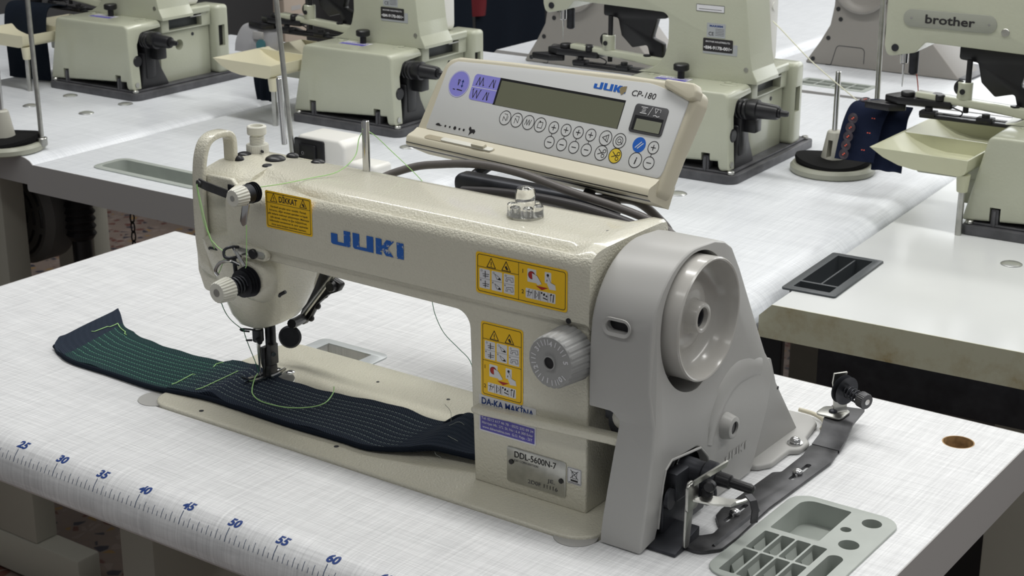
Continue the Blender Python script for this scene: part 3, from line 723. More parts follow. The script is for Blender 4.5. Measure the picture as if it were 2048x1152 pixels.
q.box(321, 332.5, -40, -30, 8.2, 12, 0.8); q.tube([(333, -44, 10), (338, -47, 11), (343, -44, 14), (345, -38, 17)], [2, 2.6, 2.4, 1.6], 10, 3)
q.build('presser_foot', M_STEEL, sm)
# presser lifter behind the head
q = MB(); q.tube([(376, 6, 110), (371, 6, 103), (352, 6, 81), (330, 6, 55), (318, 4, 40)], 2.6, 12, 4); ll = q.build('lifter_lever', M_BRUSH, sm)
q = MB(); q.cyl((315, 2, 30), (0.5, -0.84, 0.15), 11.0, 4.5, 36, 1.6); q.build('lifter_pad', M_DARK, ll)
q = MB(); q.prism(rpoly([(318, 42), (326, 60), (344, 100), (352, 114), (360, 112), (356, 98), (366, 95), (376, 92), (371, 84), (358, 78), (344, 66), (334, 50), (326, 42)], 2.5), 'y', 8, 15, 1.2)
q.cyl((366, 14, 89), (0, -1, 0), 5, 12, 18, 1); q.tube([(338, -20, 54), (334, -8, 52), (328, 6, 50)], 4.5, 10, 3)
for a_, b_ in ((352, 76), (342, 63), (333, 49)): q.sphere((a_, 12, b_), 3.2, (1, 1, 1), 12)
q.build('lifter_linkage', M_BLACK, sm)

# stitch length dial
q = MB(); ax = Vector((-0.06, -1, 0.0)).normalized(); o_ = Vector((702, -103, 132.3))
q.gear(o_, ax, 22.0, 26, 24, 0.8, 20.4, 1); dl = q.build('stitch_dial', mat('dial_plastic', (0.34, 0.34, 0.335), 0.45), sm)
q = MB(); q.lathe([(4.6, 0), (4.6, 2.6), (5.6, 2.6), (5.6, 0)], o_+ax*25.2, ax, 28); q.build('dial_boss', MATS['dial_plastic'], dl)
q = MB(); q.cyl(o_+ax*26.2, ax, 4.4, 0.5, 24); q.build('dial_bore', M_BLACK, dl)
Ud = Vector((1, -0.06, 0)).normalized(); sh = Sheet(o_+ax*26.05, Ud, (0, 0, 1))
for i in range(34):
    pass
for num, deg in (('1', 262), ('2', 206), ('3', 146), ('4', 88), ('5', 12), ('0', 312)):
    a = math.radians(deg); c_ = Vector((math.cos(a), math.sin(a)))*14.6; t = MB()
    sub = Sheet(sh.P(c_.x, c_.y, 0), Ud*math.sin(a)+Vector((0, 0, 1))*(-math.cos(a)), Ud*math.cos(a)+Vector((0, 0, 1))*math.sin(a))
    sub.N = sh.N; sub.text('k', num, 0, -1.9, 5.8, 0.2, 'CENTER', bold=0.2); sub.build(dl, {'k': ('dial_number', M_WLAB)})
for deg in (278, 291, 300, 246, 232, 219, 193, 180, 168, 133, 120, 108, 98, 72, 58, 46, 34, 325):
    a = math.radians(deg); r1, r2 = (13.6, 17.6)
    sh.stroke('t', [(math.cos(a)*r1, math.sin(a)*r1), (math.cos(a)*r2, math.sin(a)*r2)], 0.7)
sh.build(dl, {'t': ('dial_mark', M_WLAB)})
# name, stickers, plates (on the front of arm and column)
YA = -106.8
sh = Sheet((0, YA-0.25, 0), (1, 0, 0), (0, 0, 1))
logo_juki(sh, 'j', 469.5, 177.2, 76, 13.2, 0.25); sh.build(sm, {'j': ('maker_name', M_BLUE)})

def tri(sh, key, x, y, w, icon):
    sh.stroke(key, [(x-w/2, y), (x+w/2, y), (x, y+w*0.92)], w*0.075, 0.3, True)
    if icon == '!': sh.stroke(key, [(x, y+w*0.55), (x, y+w*0.28)], w*0.09, 0.3); sh.disc(key, x, y+w*0.14, w*0.055, 0.3)
    else: sh.poly(key, [(x-w*0.18, y+w*0.38), (x+w*0.02, y+w*0.5), (x+w*0.22, y+w*0.2), (x+w*0.02, y+w*0.1)], 0.3); sh.poly(key, [(x-w*0.02, y+w*0.2), (x+w*0.28, y+w*0.12), (x+w*0.1, y+w*0.08)], 0.3)
# DIKKAT sticker
s1 = Sheet((397.6, YA-0.1, 178.8), (1, 0, 0), (0, 0, 1)); s1w, s1h = 51.5, 32.2
s1.rrect('y', 0, 0, s1w, s1h, 1.6, 0.2); s1.frame('k', 1.6, 1.6, s1w-1.6, s1h-1.6, 1.4, 0.45, 0.3); s1.stroke('k', [(1.6, 22.2), (s1w-1.6, 22.2)], 0.35, 0.3)
s1.text('k', 'D\u0130KKAT', 25.5, 24.0, 6.9, 0.3, 'CENTER', bold=0.16, width=20.5)
tri(s1, 'k', 9.6, 23.4, 7.4, '!'); tri(s1, 'k', 42.4, 23.4, 7.4, 'h')
for k, (ln, wd2) in enumerate((('Hareketli par\u00e7alar zarar verebilir. Parmak', 40), ('koruyucu, di\u011fer emniyet aparatlar\u0131 ve kapak', 43), ('gibi setlerle makineyi \u00e7al\u0131\u015ft\u0131rmay\u0131n. Makineye', 46), ('iplik takmak, mekik\u00e7i ve i\u011fne de\u011fi\u015ftirilmesi,', 41), ('kullanmadan temizlenmesi vb, tamir yap\u0131lmadan', 43), ('\u00f6nce ayna karg\u0131ya kesinlikle basma\u0131n.', 39))):
    s1.text('k', ln, 25.5, 18.3-k*3.05, 2.45, 0.3, 'CENTER', bold=0.03, width=wd2)
st = s1.build(sm, {'y': ('warning_label', M_YEL)})['y']; s1.mb.pop('y', None); s1.build(st, {'k': ('label_print', M_INK)})
# pictogram stickers
def picto3(s, x, y, w, h):
    for k in range(3):
        a = x+k*(w+1.4); s.rrect('w', a, y, a+w, y+h, 0.8, 0.24); s.stroke('k', [(a, y+h/2), (a+w, y+h/2)], 0.15, 0.3); s.ring('k', a+w*0.2, y+h*0.9, 0.7, 0.2, 0.3, 10)
        s.stroke('k', [(a+0.6, y+h*0.44), (a+1.8, y+h*0.36)], 0.25, 0.3); s.stroke('k', [(a+0.6, y+h*0.36), (a+1.8, y+h*0.44)], 0.25, 0.3)
        for yy in (y+h*0.62, y+h*0.12):
            if k == 0:
                s.stroke('k', [(a+w*0.55, yy-h*.05), (a+w*0.55, yy+h*0.28)], 0.7, 0.3); s.stroke('k', [(a+w*0.3, yy+h*0.12), (a+w*0.9, yy+h*0.14)], 0.45, 0.3); s.stroke('k', [(a+w*0.35, yy+h*0.02), (a+w*0.85, yy+h*0.04)], 0.5, 0.3)
            elif k == 1:
                s.stroke('k', [(a+w*0.3, yy+h*0.24), (a+w*0.7, yy+h*0.12), (a+w*0.85, yy-h*0.02), (a+w*0.5, yy), (a+w*0.3, yy+h*0.24)], 0.3, 0.3); s.poly('k', [(a+w*0.55, yy), (a+w*0.9, yy), (a+w*0.78, yy+h*0.1)], 0.3)
            else: s.stroke('k', [(a+w*0.2, yy), (a+w*0.25, yy+h*0.18), (a+w*0.85, yy+h*0.24), (a+w*0.9, yy+h*0.03), (a+w*0.7, yy), (a+w*0.65, yy+h*0.12), (a+w*0.35, yy+h*0.1), (a+w*0.35, yy)], 0.3, 0.3, True)
def hands(s, x, y):
    s.text('k', '1', x-5.6, y+6.6, 4.4, 0.3, 'CENTER', bold=0.06)
    s.rrect('w', x-1.5, y+0.6, x+6.5, y+11, 0.7, 0.24); s.disc('r', x+2.4, y+6.2, 3.0, 0.28); s.ring('k', x+2.4, y+6.2, 3.0, 0.3, 0.32)
    s.poly('w', [(x+2.8, y+8), (x+7.5, y+6.6), (x+11.6, y+1), (x+8.2, y-0.6), (x+3.2, y+3.4)], 0.34); s.stroke('k', [(x+2.8, y+8), (x+7.5, y+6.6), (x+11.6, y+1)], 0.2, 0.36)
    s.rrect('w', x+14.2, y+2.4, x+20, y+11.2, 0.7, 0.24); s.disc('k', x+17, y+8.8, 1.1, 0.3); s.disc('k', x+17, y+4.6, 1.1, 0.3)
    s.poly('w', [(x+16.6, y+7.4), (x+18, y+7.2), (x+19.6, y+3.6), (x+23.6, y+2.4), (x+24.4, y-1.6), (x+18.6, y-2), (x+16.6, y+1.6)], 0.34); s.stroke('k', [(x+16.6, y+7.4), (x+18, y+7.2), (x+19.6, y+3.6), (x+23.6, y+2.4)], 0.2, 0.36)
    s.poly('r', [(x+6, y-1.2), (x+17.4, y-1.2), (x+11.7, y-3.8)], 0.28)
    s.text('k', '2', x-5.6, y-9.6, 4.4, 0.3, 'CENTER', bold=0.06)
    s.rrect('w', x-3, y-12.4, x+24, y-4.6, 0.8, 0.24)
    for k in (1, 2, 3): s.stroke('k', [(x-3+k*6.75, y-12.2), (x-3+k*6.75, y-4.8)], 0.2, 0.3)
    s.stroke('k', [(x-2, y-7.2), (x+3, y-7.6)], 0.5, 0.3); s.stroke('k', [(x-1, y-11), (x+0.2, y-5.4)], 0.5, 0.3); s.stroke('k', [(x+0.4, y-10.6), (x+3, y-6)], 0.3, 0.3)
    for k in (0, 1): s.stroke('k', [(x+5.6+k*3.6, y-5.4), (x+5.6+k*3.6, y-11.4)], 0.7, 0.3)
    s.stroke('k', [(x+6.6, y-6.6), (x+8.2, y-8.4), (x+6.6, y-10.4)], 0.35, 0.3)
    for k in range(4): s.disc('k', x+11.6+(k % 2)*1.3+k, y-6+0.3*k-k*0.9, 0.8, 0.3, 8)
    s.stroke('k', [(x+13, y-9.6), (x+16.6, y-10.4)], 0.8, 0.3); s.poly('k', [(x+18.6, y-6.6), (x+21.4, y-6.2), (x+20.2, y-4.9)], 0.3); s.stroke('k', [(x+19.6, y-6.6), (x+19.6, y-11)], 0.5, 0.3); s.stroke('k', [(x+22.4, y-5.6), (x+21.8, y-11.4)], 0.8, 0.3)
def finish(s, nm, mtl):
    st = s.build(sm, {'y': (nm, mtl)})['y']; s.mb.pop('y', None)
    s.build(st, {'k': ('label_print', M_INK), 'w': ('pictogram_panel', M_WLAB), 'r': ('red_print', M_RED)})
s2 = Sheet((616.5, YA-0.1, 164.6), (1, 0, 0), (0, 0, 1)); w_, h_ = 84, 33
s2.rrect('y', 0, 0, w_, h_, 2.4, 0.2); s2.frame('k', 1.8, 1.8, w_-1.8, h_-1.8, 2, 0.45, 0.3); s2.stroke('k', [(40, 1.8), (40, h_-1.8)], 0.35, 0.3); s2.stroke('k', [(1.8, 21.4), (40, 21.4)], 0.35, 0.3)
tri(s2, 'k', 14.5, 22.2, 8, '!'); tri(s2, 'k', 28.5, 22.2, 8, 'h'); picto3(s2, 3.4, 4.4, 10.0, 15.6); hands(s2, 49.5, 17.2); finish(s2, 'warning_label', M_YEL)
s3 = Sheet((617.8, -102.6, 78.4), (1, 0, 0), (0, 0, 1)); w_, h_ = 40, 62
s3.rrect('y', 0, 0, w_, h_, 2.2, 0.2); s3.frame('k', 1.7, 1.7, w_-1.7, h_-1.7, 2, 0.45, 0.3); s3.stroke('k', [(1.7, 47.8), (w_-1.7, 47.8)], 0.35, 0.3); s3.stroke('k', [(1.7, 30), (w_-1.7, 30)], 0.35, 0.3)
tri(s3, 'k', 12.8, 48.6, 8, '!'); tri(s3, 'k', 27.2, 48.6, 8, 'h'); picto3(s3, 3.6, 31.4, 10.0, 15); hands(s3, 9.4, 16.6); finish(s3, 'warning_label', M_YEL)
s4 = Sheet((615.6, -102.6, 47.6), (1, 0, 0), (0, 0, 1)); w_, h_ = 54.5, 31
s4.rrect('y', 0, 0, w_, h_, 1.0, 0.2)
s4.text('n', 'DA-KA MAK\u0130NA', w_/2, 23.6, 7.6, 0.3, 'CENTER', bold=0.22, width=50); s4.rrect('p', 1.2, 1.2, w_-1.2, 14.2, 0.6, 0.26)
s4.text('k', 'Davut KARLI', w_/2+1, 15.6, 3.6, 0.3, 'CENTER', bold=0.08, shear=0.25)
for k, ln in enumerate(('Tel: 0212 617 46 78 - 0532 232 09 34', 'H\u00fcrriyet Mh. 272. Sk. No : 6 A 300 Evler', 'www.dakamakina.com  G.O. Pa\u015fa - \u0130ST')):
    s4.text('w', ln, w_/2, 10.4-k*3.7, 3.0, 0.32, 'CENTER', bold=0.03, width=50-k)
st = s4.build(sm, {'y': ('dealer_label', M_WLAB)})['y']; s4.mb.pop('y', None)
s4.build(st, {'k': ('label_print', M_INK), 'n': ('label_print', M_NAVY), 'p': ('purple_band', M_PURP), 'w': ('white_print', M_WLAB)})
q = MB(); q.prism(rpoly(rect(643, 11.3, 698.6, 41.4), 2), 'y', -103.4, -102.4, 0.3); npl = q.build('name_plate', M_BRUSH, sm, 'brushed metal model plate')
s5 = Sheet((643, -103.4, 11.3), (1, 0, 0), (0, 0, 1))
s5.text('k', 'DDL-5600N-7', 6.8, 22.2, 7.4, 0.25, 'LEFT', bold=0.03, width=39.5); s5.text('k2', 'JUKI CORPORATION', 7, 18.8, 2.5, 0.2, 'LEFT', width=23); s5.text('k2', 'JE.', 39, 9.0, 4.4, 0.2, 'LEFT', width=7); s5.text('k2', '2D0F 11116', 20, 3.4, 4.6, 0.2, 'LEFT', width=28)
s5.disc('d', 4.2, 17.4, 2.1, 0.6); s5.disc('d', 51.4, 13.6, 2.1, 0.6)
s5.build(npl, {'k': ('plate_print', M_INK), 'k2': ('faint_plate_print', M_BASE), 'd': ('rivet', M_BLACK)})
s6 = Sheet((699.6, -102.6, 25), (1, 0, 0), (0, 0, 1)); s6.rrect('y', 0, 0, 13, 13.6, 1, 0.2); s6.frame('k', 0.5, 0.5, 12.5, 13.1, 0.8, 0.25, 0.3)
s6.stroke('k', [(3, 11.6), (10, 4.6)], 0.5, 0.3); s6.stroke('k', [(10, 11.6), (3, 4.6)], 0.5, 0.3); s6.stroke('k', [(4.2, 10.4), (8.9, 10.4), (8.3, 5), (4.8, 5)], 0.4, 0.3, True); s6.poly('k', rect(3.2, 2.2, 9.8, 3.8), 0.3); s6.stroke('k', [(1.6, 1.3), (11.4, 1.3)], 0.4, 0.3)
st = s6.build(sm, {'y': ('recycling_label', M_WLAB)})['y']; s6.mb.pop('y'); s6.build(st, {'k': ('label_print', M_INK)})

# belt cover -----------------------------------------------------------
WY, WZ = -48.0, 160.4
arch = [(-110.5, 92), (-112, 100), (-112.3, 120), (-111.6, 150)]
for i in range(1, 13):
    a = math.radians(176-i*7.6); arch.append((WY+63.4*math.cos(a), 152+62.0*math.sin(a)))
arch += [(-20, 212.2), (-4, 207.5), (8, 200), (22, 180), (46, 140), (66, 98), (74, 86), (76, 78)]
lower = [(66, 50), (44, 5), (40, 1), (-19, 1), (-30, 36), (-34, 44), (-45, 55), (-52, 58), (-90, 60.5), (-98, 56), (-101, 48), (-106, 14), (-110, 4), (-131, 1), (-130, 10), (-124, 40), (-117, 70)]
cov = MB()
prof = arch+lower
cov.prism(prof, 'x', 723.5, 783.5, 2.2, 3)
wl = MB(); wl.cyl((750, WY, WZ), (1, 0, 0), 50.4, 60, 64)
nt = MB(); nt.prism(rpoly([(680, -20), (748.5, -20), (748.5, 20), (750.5, 78), (750.5, 92), (744, 98.5), (680, 98.5)], [0, 0, 0, 3, 6, 6, 0]), 'y', -160, -70)
ins = MB(); ins.box(700, 775, -95, 70, -20, 90)
sl = MB(); sl.prism(rpoly(rect(737, 160, 757, 169.6), 4.6), 'y', -130, -85)
gapc = MB(); gapc.cyl((752, WY-3, WZ-6.5), (1, 0, 0), 49.5, 60, 64)
for v in cov.bm.verts:
    if v.co.x > 770: v.co.x -= 8.5*max(0, min(1, (v.co.z-64)/60))
cov.cut(wl, nt, ins, sl, gapc)
cv = cov.build('belt_cover', M_GREY, sm, 'grey plastic belt cover', ang=30)
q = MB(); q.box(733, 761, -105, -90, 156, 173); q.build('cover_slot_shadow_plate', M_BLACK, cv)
q = MB(); q.lathe([(5.4, 0), (8.6, 0), (9.4, -1)], (747, -112.6, 164.8), (0, -1, 0), 4)
q.bm.clear(); 
P_ = rpoly(rect(735, 157.8, 759, 171.8), 6.6, 6); Pi = rpoly(rect(737.4, 160.4, 756.6, 169.2), 4.2, 6)
t = q.bm; A_ = [t.verts.new((a, -112.2, b)) for a, b in P_]; B_ = [t.verts.new((a, -113.4, b)) for a, b in P_]; C_ = [t.verts.new((a, -112.4, b)) for a, b in Pi]
for i in range(len(P_)):
    j = (i+1) % len(P_); t.faces.new((A_[i], A_[j], B_[j], B_[i])); t.faces.new((B_[i], B_[j], C_[j], C_[i]))
bmesh.ops.recalc_face_normals(t, faces=t.faces[:]); q.build('slot_rim', M_GREY, cv)
q = MB(); q.cyl((777.0, -97, 108), (1, 0, 0.12), 7.6, 0.9, 36); q.build('cover_oval_recess', M_GREY, cv)
q = MB(); q.lathe([(11.5, -3), (10.2, 3), (8.8, 8), (7.6, 8.6), (5.4, 8.6), (5.2, 4)], (783, -6.4, 59.5), (1, 0, 0), 32); q.build('cover_boss', M_GREY, cv)
q = MB(); q.cyl((786, -6.4, 59.5), (1, 0, 0), 5.2, 4, 20); q.build('boss_screw', M_BLACK, cv)
# long moulded bulge on the right face
q = MB(); path = [(782.5, -32, 52), (781.6, -24, 70), (780.2, -10, 84), (779, 10, 94), (778.6, 34, 95), (779.5, 56, 88)]
q.tube(path, [5, 8, 10, 11, 11, 8], 14, 5)
for v in q.bm.verts:
    xb_ = 783.5-8.5*max(0, min(1, (v.co.z-64)/60))-0.4; v.co.x = xb_+(v.co.x-xb_)*0.3 if v.co.x > xb_ else xb_-2
q.build('cover_bulge', M_GREY, cv)
sh = Sheet((783.7, -5, 27), (0, 1, 0.0), (0, 0, 1)); logo_juki(sh, 'j', 0, 0, 36, 7, 0.3); sh.build(cv, {'j': ('embossed_name', M_GREY)})
# opening rim
q = MB(); q.tube([(783.4, -19, 1), (783.4, -29.5, 34), (783.4, -34, 44), (783.4, -46, 55.5), (783.4, -90, 61.3), (783.4, -98.5, 56.5), (783.4, -102, 46), (783.4, -107, 12)], 1.1, 8); q.build('opening_rim', M_GREY, cv)
# inner machinery seen in the gaps
q = MB(); q.box(738, 770, -92, 40, 4, 84, 2); q.cyl((745, -86, 84), (0, -1, 0), 11, 14, 20); q.box(729, 752, -98, -80, 84, 96, 2); q.build('inner_casting', M_DARK, sm)
q = MB(); q.sphere((745, -97, 88), 9, (1, 0.7, 1), 16); q.build('inner_boss', M_IVORY, sm)
# rear lower cover with its base flange
q = MB(); q.prism(rpoly([(36, 0.5), (60, 90), (80, 88), (92, 62), (141, 1), (141, 0.5)], [0, 5, 5, 5, 0, 0]), 'x', 722, 777, 2.5, 3); lc = q.build('rear_belt_cover', M_GREY, sm, 'grey lower rear belt cover')
q = MB(); q.prism(rpoly([(700, 20), (786, 48), (793, 60), (793, 92), (800, 98), (800, 116), (793, 124), (787, 158), (776, 170), (700, 170)], [0, 8, 8, 5, 6, 6, 5, 8, 10, 0]), 'z', 0.2, 5.5, 2.2, 3); q.build('base_flange', M_GREY, lc)
q = MB(); q.tube([(760, 178, 4), (776, 176, 4), (790, 166, 4), (795, 150, 4)], 2.0, 10, 4); q.build('rubber_edge', M_PANEL, lc)
q = MB(); q.cyl((791, 106, 5.5), (0, 0, 1), 6.6, 1.2, 24); q.sphere((791, 106, 8.0), 4.6, (1, 1, 0.8), 16); q.build('flange_screw', M_STEEL, lc)
q = MB(); q.cyl((776.5, 96, 56), (1, 0, 0), 1.5, 0.9, 14); q.build('small_hole', M_BLACK, lc)
# handwheel: dished wheel with a tall rim
q = MB()
q.lathe([(45.5, 0), (47.2, 1.2), (47.8, 3), (47.0, 14), (47.3, 26), (47.3, 28.0), (46.2, 29.2), (45.0, 28.8), (44.3, 27.2), (43.4, 21), (41.6, 15), (38.6, 11.2), (34.6, 9.4), (30, 9.2), (26.6, 10.4), (23.6, 12.6), (19, 13.2), (14, 13.4), (12.8, 15), (12.0, 22), (11.0, 23.4), (9.0, 23.6), (8.0, 22.8), (7.8, 16)], (759, WY, WZ), (1, 0, 0), 72)
hw = q.build('handwheel', M_WHEEL, sm, 'dished glossy grey handwheel')
q = MB(); q.lathe([(7.6, 14), (7.6, 20.4), (5.6, 20.6), (4.8, 17), (4.2, 17)], (758, WY, WZ), (1, 0, 0), 26); q.build('wheel_screw', M_DARK, hw)
q = MB(); q.cyl((770.8, WY+13.6, WZ+4), (1, 0, 0), 3.4, 3.2, 14); q.build('wheel_set_screw', M_DARK, hw)
q = MB(); q.prism([(-96+18, 136), (-96+28, 134), (-96+24, 145)], 'x', 768, 773, 0.6); q.build('wheel_arrow', M_WHEEL, hw)

# ------------------------------------------------------------------ bobbin winder
bw = thing('bobbin_winder', 'blackened steel bobbin winder with sprung tension post on the table right of the machine', 'bobbin winder', (812, 20, 0))
pl = [(790, -89), (800, -104), (818, -106), (829, -92), (829.5, -69), (826.5, -10), (829.5, 94), (822, 136), (802.5, 124), (800.5, 112), (804, 95), (804.5, 54), (799, 49), (797, -34), (799, -46), (806, -56), (811, -62), (812, -74), (806, -82), (798, -85)]
q = MB(); q.prism(rpoly(pl, [4, 6, 10, 8, 4, 8, 6, 2, 2, 4, 6, 4, 4, 6, 4, 4, 5, 6, 4, 3]), 'z', 0.3, 3.2, 0.6)
ct = [MB().prism(rpoly([(808, -52), (812, -52), (812, -16), (808, -16)], 2), 'z', -5, 8), MB().prism(rpoly([(815, 44), (819.5, 44), (819.5, 80), (815, 80)], 2.2), 'z', -5, 8)]
q.cut(*ct)
q.loft([[(820.5, -92, 3.0), (824, -92, 3.0), (822.2, -92, 5.0)], [(820.5, -20, 3.0), (824, -20, 3.0), (822.2, -20, 5.2)]])
wp = q.build('winder_plate', M_PLATE, bw)
for x, y in ((810, -36), (817, 58)):
    q = MB(); q.sphere((x, y, 4.6), 4.4, (1, 1, 0.7), 16); q.cyl((x, y, 2), (0, 0, 1), 3, 2.4, 14); q.build('plate_screw', M_STEEL, wp)
q = MB(); a = [(802, 122), (822.5, 134), (817, 176)]
rg = []
for (x0_, y0_, x1_, y1_, z_) in ((801, 118, 826, 118, 1.0), (800, 134, 823, 138, 4), (797, 146, 821, 152, 9), (795, 152, 820, 158, 11), (789, 182, 816, 190, 11.5)):
    rg.append([(x0_, y0_, z_), (x1_, y1_, z_), (x1_, y1_, z_+2.6), (x0_, y0_, z_+2.6)])
q.loft(rg); q.build('raised_plate_end', M_PLATE, wp)
q = MB(); q.prism(rpoly(rect(786, 153, 810, 176), [5, 5, 5, 8]), 'z', 14.2, 16, 0.5)
q.strap([(803, 168, 15), (802, 169.6, 17), (801.5, 170, 20), (801, 170, 32), (799, 170, 42), (800, 170, 51)], (3.6, 5.2, 0), 1.8)
tb = q.build('tension_bracket', M_BRUSH, bw)
q = MB(); q.sphere((798, 164, 16.4), 3.8, (1, 1, 0.6), 14); q.build('bracket_screw', M_DARK, tb)
tv = Vector((0.92, -0.38, -0.06)).normalized(); to = Vector((802, 168, 38))
q = MB()
for k in range(2): q.lathe([(3, 0), (8, 0.8), (12.2, 2.2), (12.8, 2.6), (8, 2.0), (3, 1.4)] if k else [(3, 2.6), (8, 2.0), (12.2, 0.8), (12.8, 0.4), (8, 1), (3, 1.4)], to+tv*(1.5+k*3.4), tv, 34)
q.build('tension_disc', M_DARK, bw)
q = MB(); q.cyl(to, tv, 2.4, 27, 14); a1 = tv.orthogonal().normalized(); b1 = tv.cross(a1)
q.tube([tuple(to+tv*(8+i*0.35)+(a1*math.cos(i*0.6)+b1*math.sin(i*0.6))*5.2) for i in range(44)], 0.7, 6); q.build('tension_spring', M_DARK, bw)
q = MB(); q.gear(to+tv*24, tv, 7.0, 8.0, 26, 0.4); tn = q.build('tension_nut', M_PLATE, bw)
q = MB(); q.cyl(to+tv*31.9, tv, 2.6, 0.8, 14); q.build('nut_screw', M_STEEL, tn)
# winder mechanism in the cover opening
q = MB(); q.box(770, 786, -104, -40, 3.2, 30, 2); q.box(778, 790, -92, -60, 28, 52, 3); q.prism(rpoly([(-120, 0.4), (-84, 0.4), (-84, 12), (-120, 3)], 1), 'x', 779, 806, 0.6); q.cyl((786, -98, 34), (1, 0.1, 0), 8, 3, 20); q.build('winder_frame', M_DARK, bw)
wa = Vector((1, 0.02, -0.05)).normalized(); wo = Vector((776, -66, 46))
q = MB(); q.lathe([(8, 0), (9.6, 1.5), (9.6, 14), (9.0, 16), (9.4, 22), (11.4, 24), (11.4, 30), (7.0, 33)], wo, wa, 28); q.sphere(wo+wa*27+Vector((0, -4, -12)), 8, (1, 0.8, 1.3), 16); q.build('winder_hub', M_DARK, bw)
q = MB(); q.lathe([(5.4, 30), (5.6, 34), (5.4, 44), (3.8, 45), (3.8, 60), (3.0, 63), (0.2, 64)], wo, wa, 22); q.build('winder_shaft', M_BLACK, bw)
q = MB(); q.lathe([(9.7, 0), (10.4, 0.6), (10.4, 1.8), (9.7, 2.2)], wo+wa*1, wa, 28); q.build('hub_ring', M_STEEL, bw)
q = MB(); q.prism(rpoly([(-110, 4), (-103, 3), (-98, 36), (-100, 56), (-107, 56), (-109, 30)], 2.5), 'x', 806, 808, 0.5); q.prism(rpoly([(-112, 34), (-96, 34), (-96, 56), (-112, 56)], 3), 'x', 808, 810.5, 0.6)
q.strap([(810, -104, 55), (816, -96, 60), (824, -80, 66)], (0.6, 0, 2.4), 1.6); q.build('stop_lever', M_BRUSH, bw)
q = MB(); q.strap([(812, -98, 42), (826, -92, 40), (838, -86, 40), (842, -86, 44)], (2.5, 7, 0), 1.6); lv = q.build('bobbin_presser', M_BRUSH, bw)
q = MB(); q.strap([(846, -88, 50), (851, -89, 47), (853, -89, 40), (852.5, -89, 30)], (1.4, 2.4, 0), 1.4); q.build('presser_tongue', M_PLATE, lv)
q = MB(); q.cyl((818, -92, 52), (0.2, -1, 0), 4.6, 6, 16, 1); q.sphere((815, -92, 44), 5, (1, 1, 1), 12); q.build('lever_screw', M_BLACK, bw)

# ------------------------------------------------------------------ accessory tray sunk into the table
at = thing('accessory_tray', 'grey-green divided accessory tray with round holes sunk into the near right of the foreground table', 'tray', (875, -50, 0))
q = MB(); q.prism(rpoly(rect(830, -125, 920, 30), 17, 7), 'z', -0.5, 1.8, 0.9, 3); q.join(MB().prism(rpoly(rect(835, -120, 915, 25), 13, 7), 'z', -24, 0.5))
cts = [MB().prism(rpoly(rect(841, -38, 881, 22), [2, 2, 2, 11], 5), 'z', -18, 8)]
def sq(x0, y0, x1, y1, z=-20, r=1.5): cts.append(MB().prism(rpoly(rect(x0, y0, x1, y1), r), 'z', z, 8))
gx = [840.5, 853.6, 866.4, 879.4, 892.4]
for i in range(4):
    sq(gx[i]+0.8 if i else 840.5, -76.5, gx[i+1]-0.8, -44.5 if i else -44.5); sq(gx[i]+0.8 if i else 840.5, -118, gx[i+1]-0.8, -79)
cts.append(MB().prism(rpoly(rect(896.5, -119, 908.5, -50), 6, 8), 'z', -16, 8))
for x, y, r in ((901.5, 12.3, 7.6), (889.4, -8, 4.2), (901.6, -29.6, 7.8)): cts.append(MB().cyl((x, y, -17), (0, 0, 1), r, 30, 32))
cts.append(MB().cyl((871, -30, -25.5), (0, 0, 1), 3.6, 12, 24))
q.cut(*cts); q.build('tray_body', M_TRAY, at, ang=30)
q = MB()
for i in range(4):
    for ya, yb in ((-76.5, -44.5), (-118, -79)):
        xa, xb = gx[i]+0.8, gx[i+1]-0.8
        q.loft([[(xa, yb-2, -20), (xa, yb-20, -20), (xa, yb-20, -3), (xa, yb-2, -3)], [(xb-3, yb-12, -20), (xb-3, yb-22, -20), (xb-3, yb-22, -18), (xb-3, yb-12, -18)]])
q.build('compartment_ramp', M_TRAY, at)

# ------------------------------------------------------------------ denim strip under the foot
def lerp_tab(tab, x):
    for (a, b), (c, d) in zip(tab[:-1], tab[1:]):
        if a <= x <= c: return b+(d-b)*(x-a)/(c-a)
    return tab[0][1] if x < tab[0][0] else tab[-1][1]
NB, NF = 150, 26
BK = crom([(69, 6, 0), (96, -14, 0), (125, -27.5, 0), (183, -41, 0), (247, -36, 0), (293, -31.5, 0), (337, -38.5, 0), (372, -36, 0), (434, -33, 0), (481, -29.5, 0), (520, -34, 0), (545, -36, 0), (575, -42, 0), (603, -50, 0)], 12)
FK = crom([(86, -88, 0), (101, -104, 0), (136, -115.5, 0), (193, -116, 0), (255, -117.5, 0), (298, -113, 0), (321, -109, 0), (351, -112, 0), (415, -112, 0), (474, -110, 0), (506, -110, 0), (537, -100, 0), (570, -86, 0), (603, -80, 0)], 12)
random.seed(3)
t = MB(); bm = t.bm; rows = []; top_pts = []
uvl = bm.loops.layers.uv.new('UVMap')
def dz(u, v):
    x = u
    z = 3.2 if x < 268 else 6.2
    z += 1.3*math.sin(x*0.045)*(0.4+abs(v-0.5)) + 0.9*math.sin(x*0.021+v*3)
    z += 1.4*math.exp(-((v-0.03)/0.06)**2)+0.8*math.exp(-((v-0.97)/0.05)**2)
    if x > 268 and x < 285: z += 0.5
    if x < 130: z += 3.0*math.exp(-((x-80)/22)**2)*(0.3+v)+1
    z += 2.6*math.exp(-((x-(318-14*v))/7)**2)           # seam ridge just left of the foot
    z += 15*math.exp(-((x-553-6*v)/22)**2)*(0.45+0.75*v)+5*max(0, (x-560)/40)
    return z
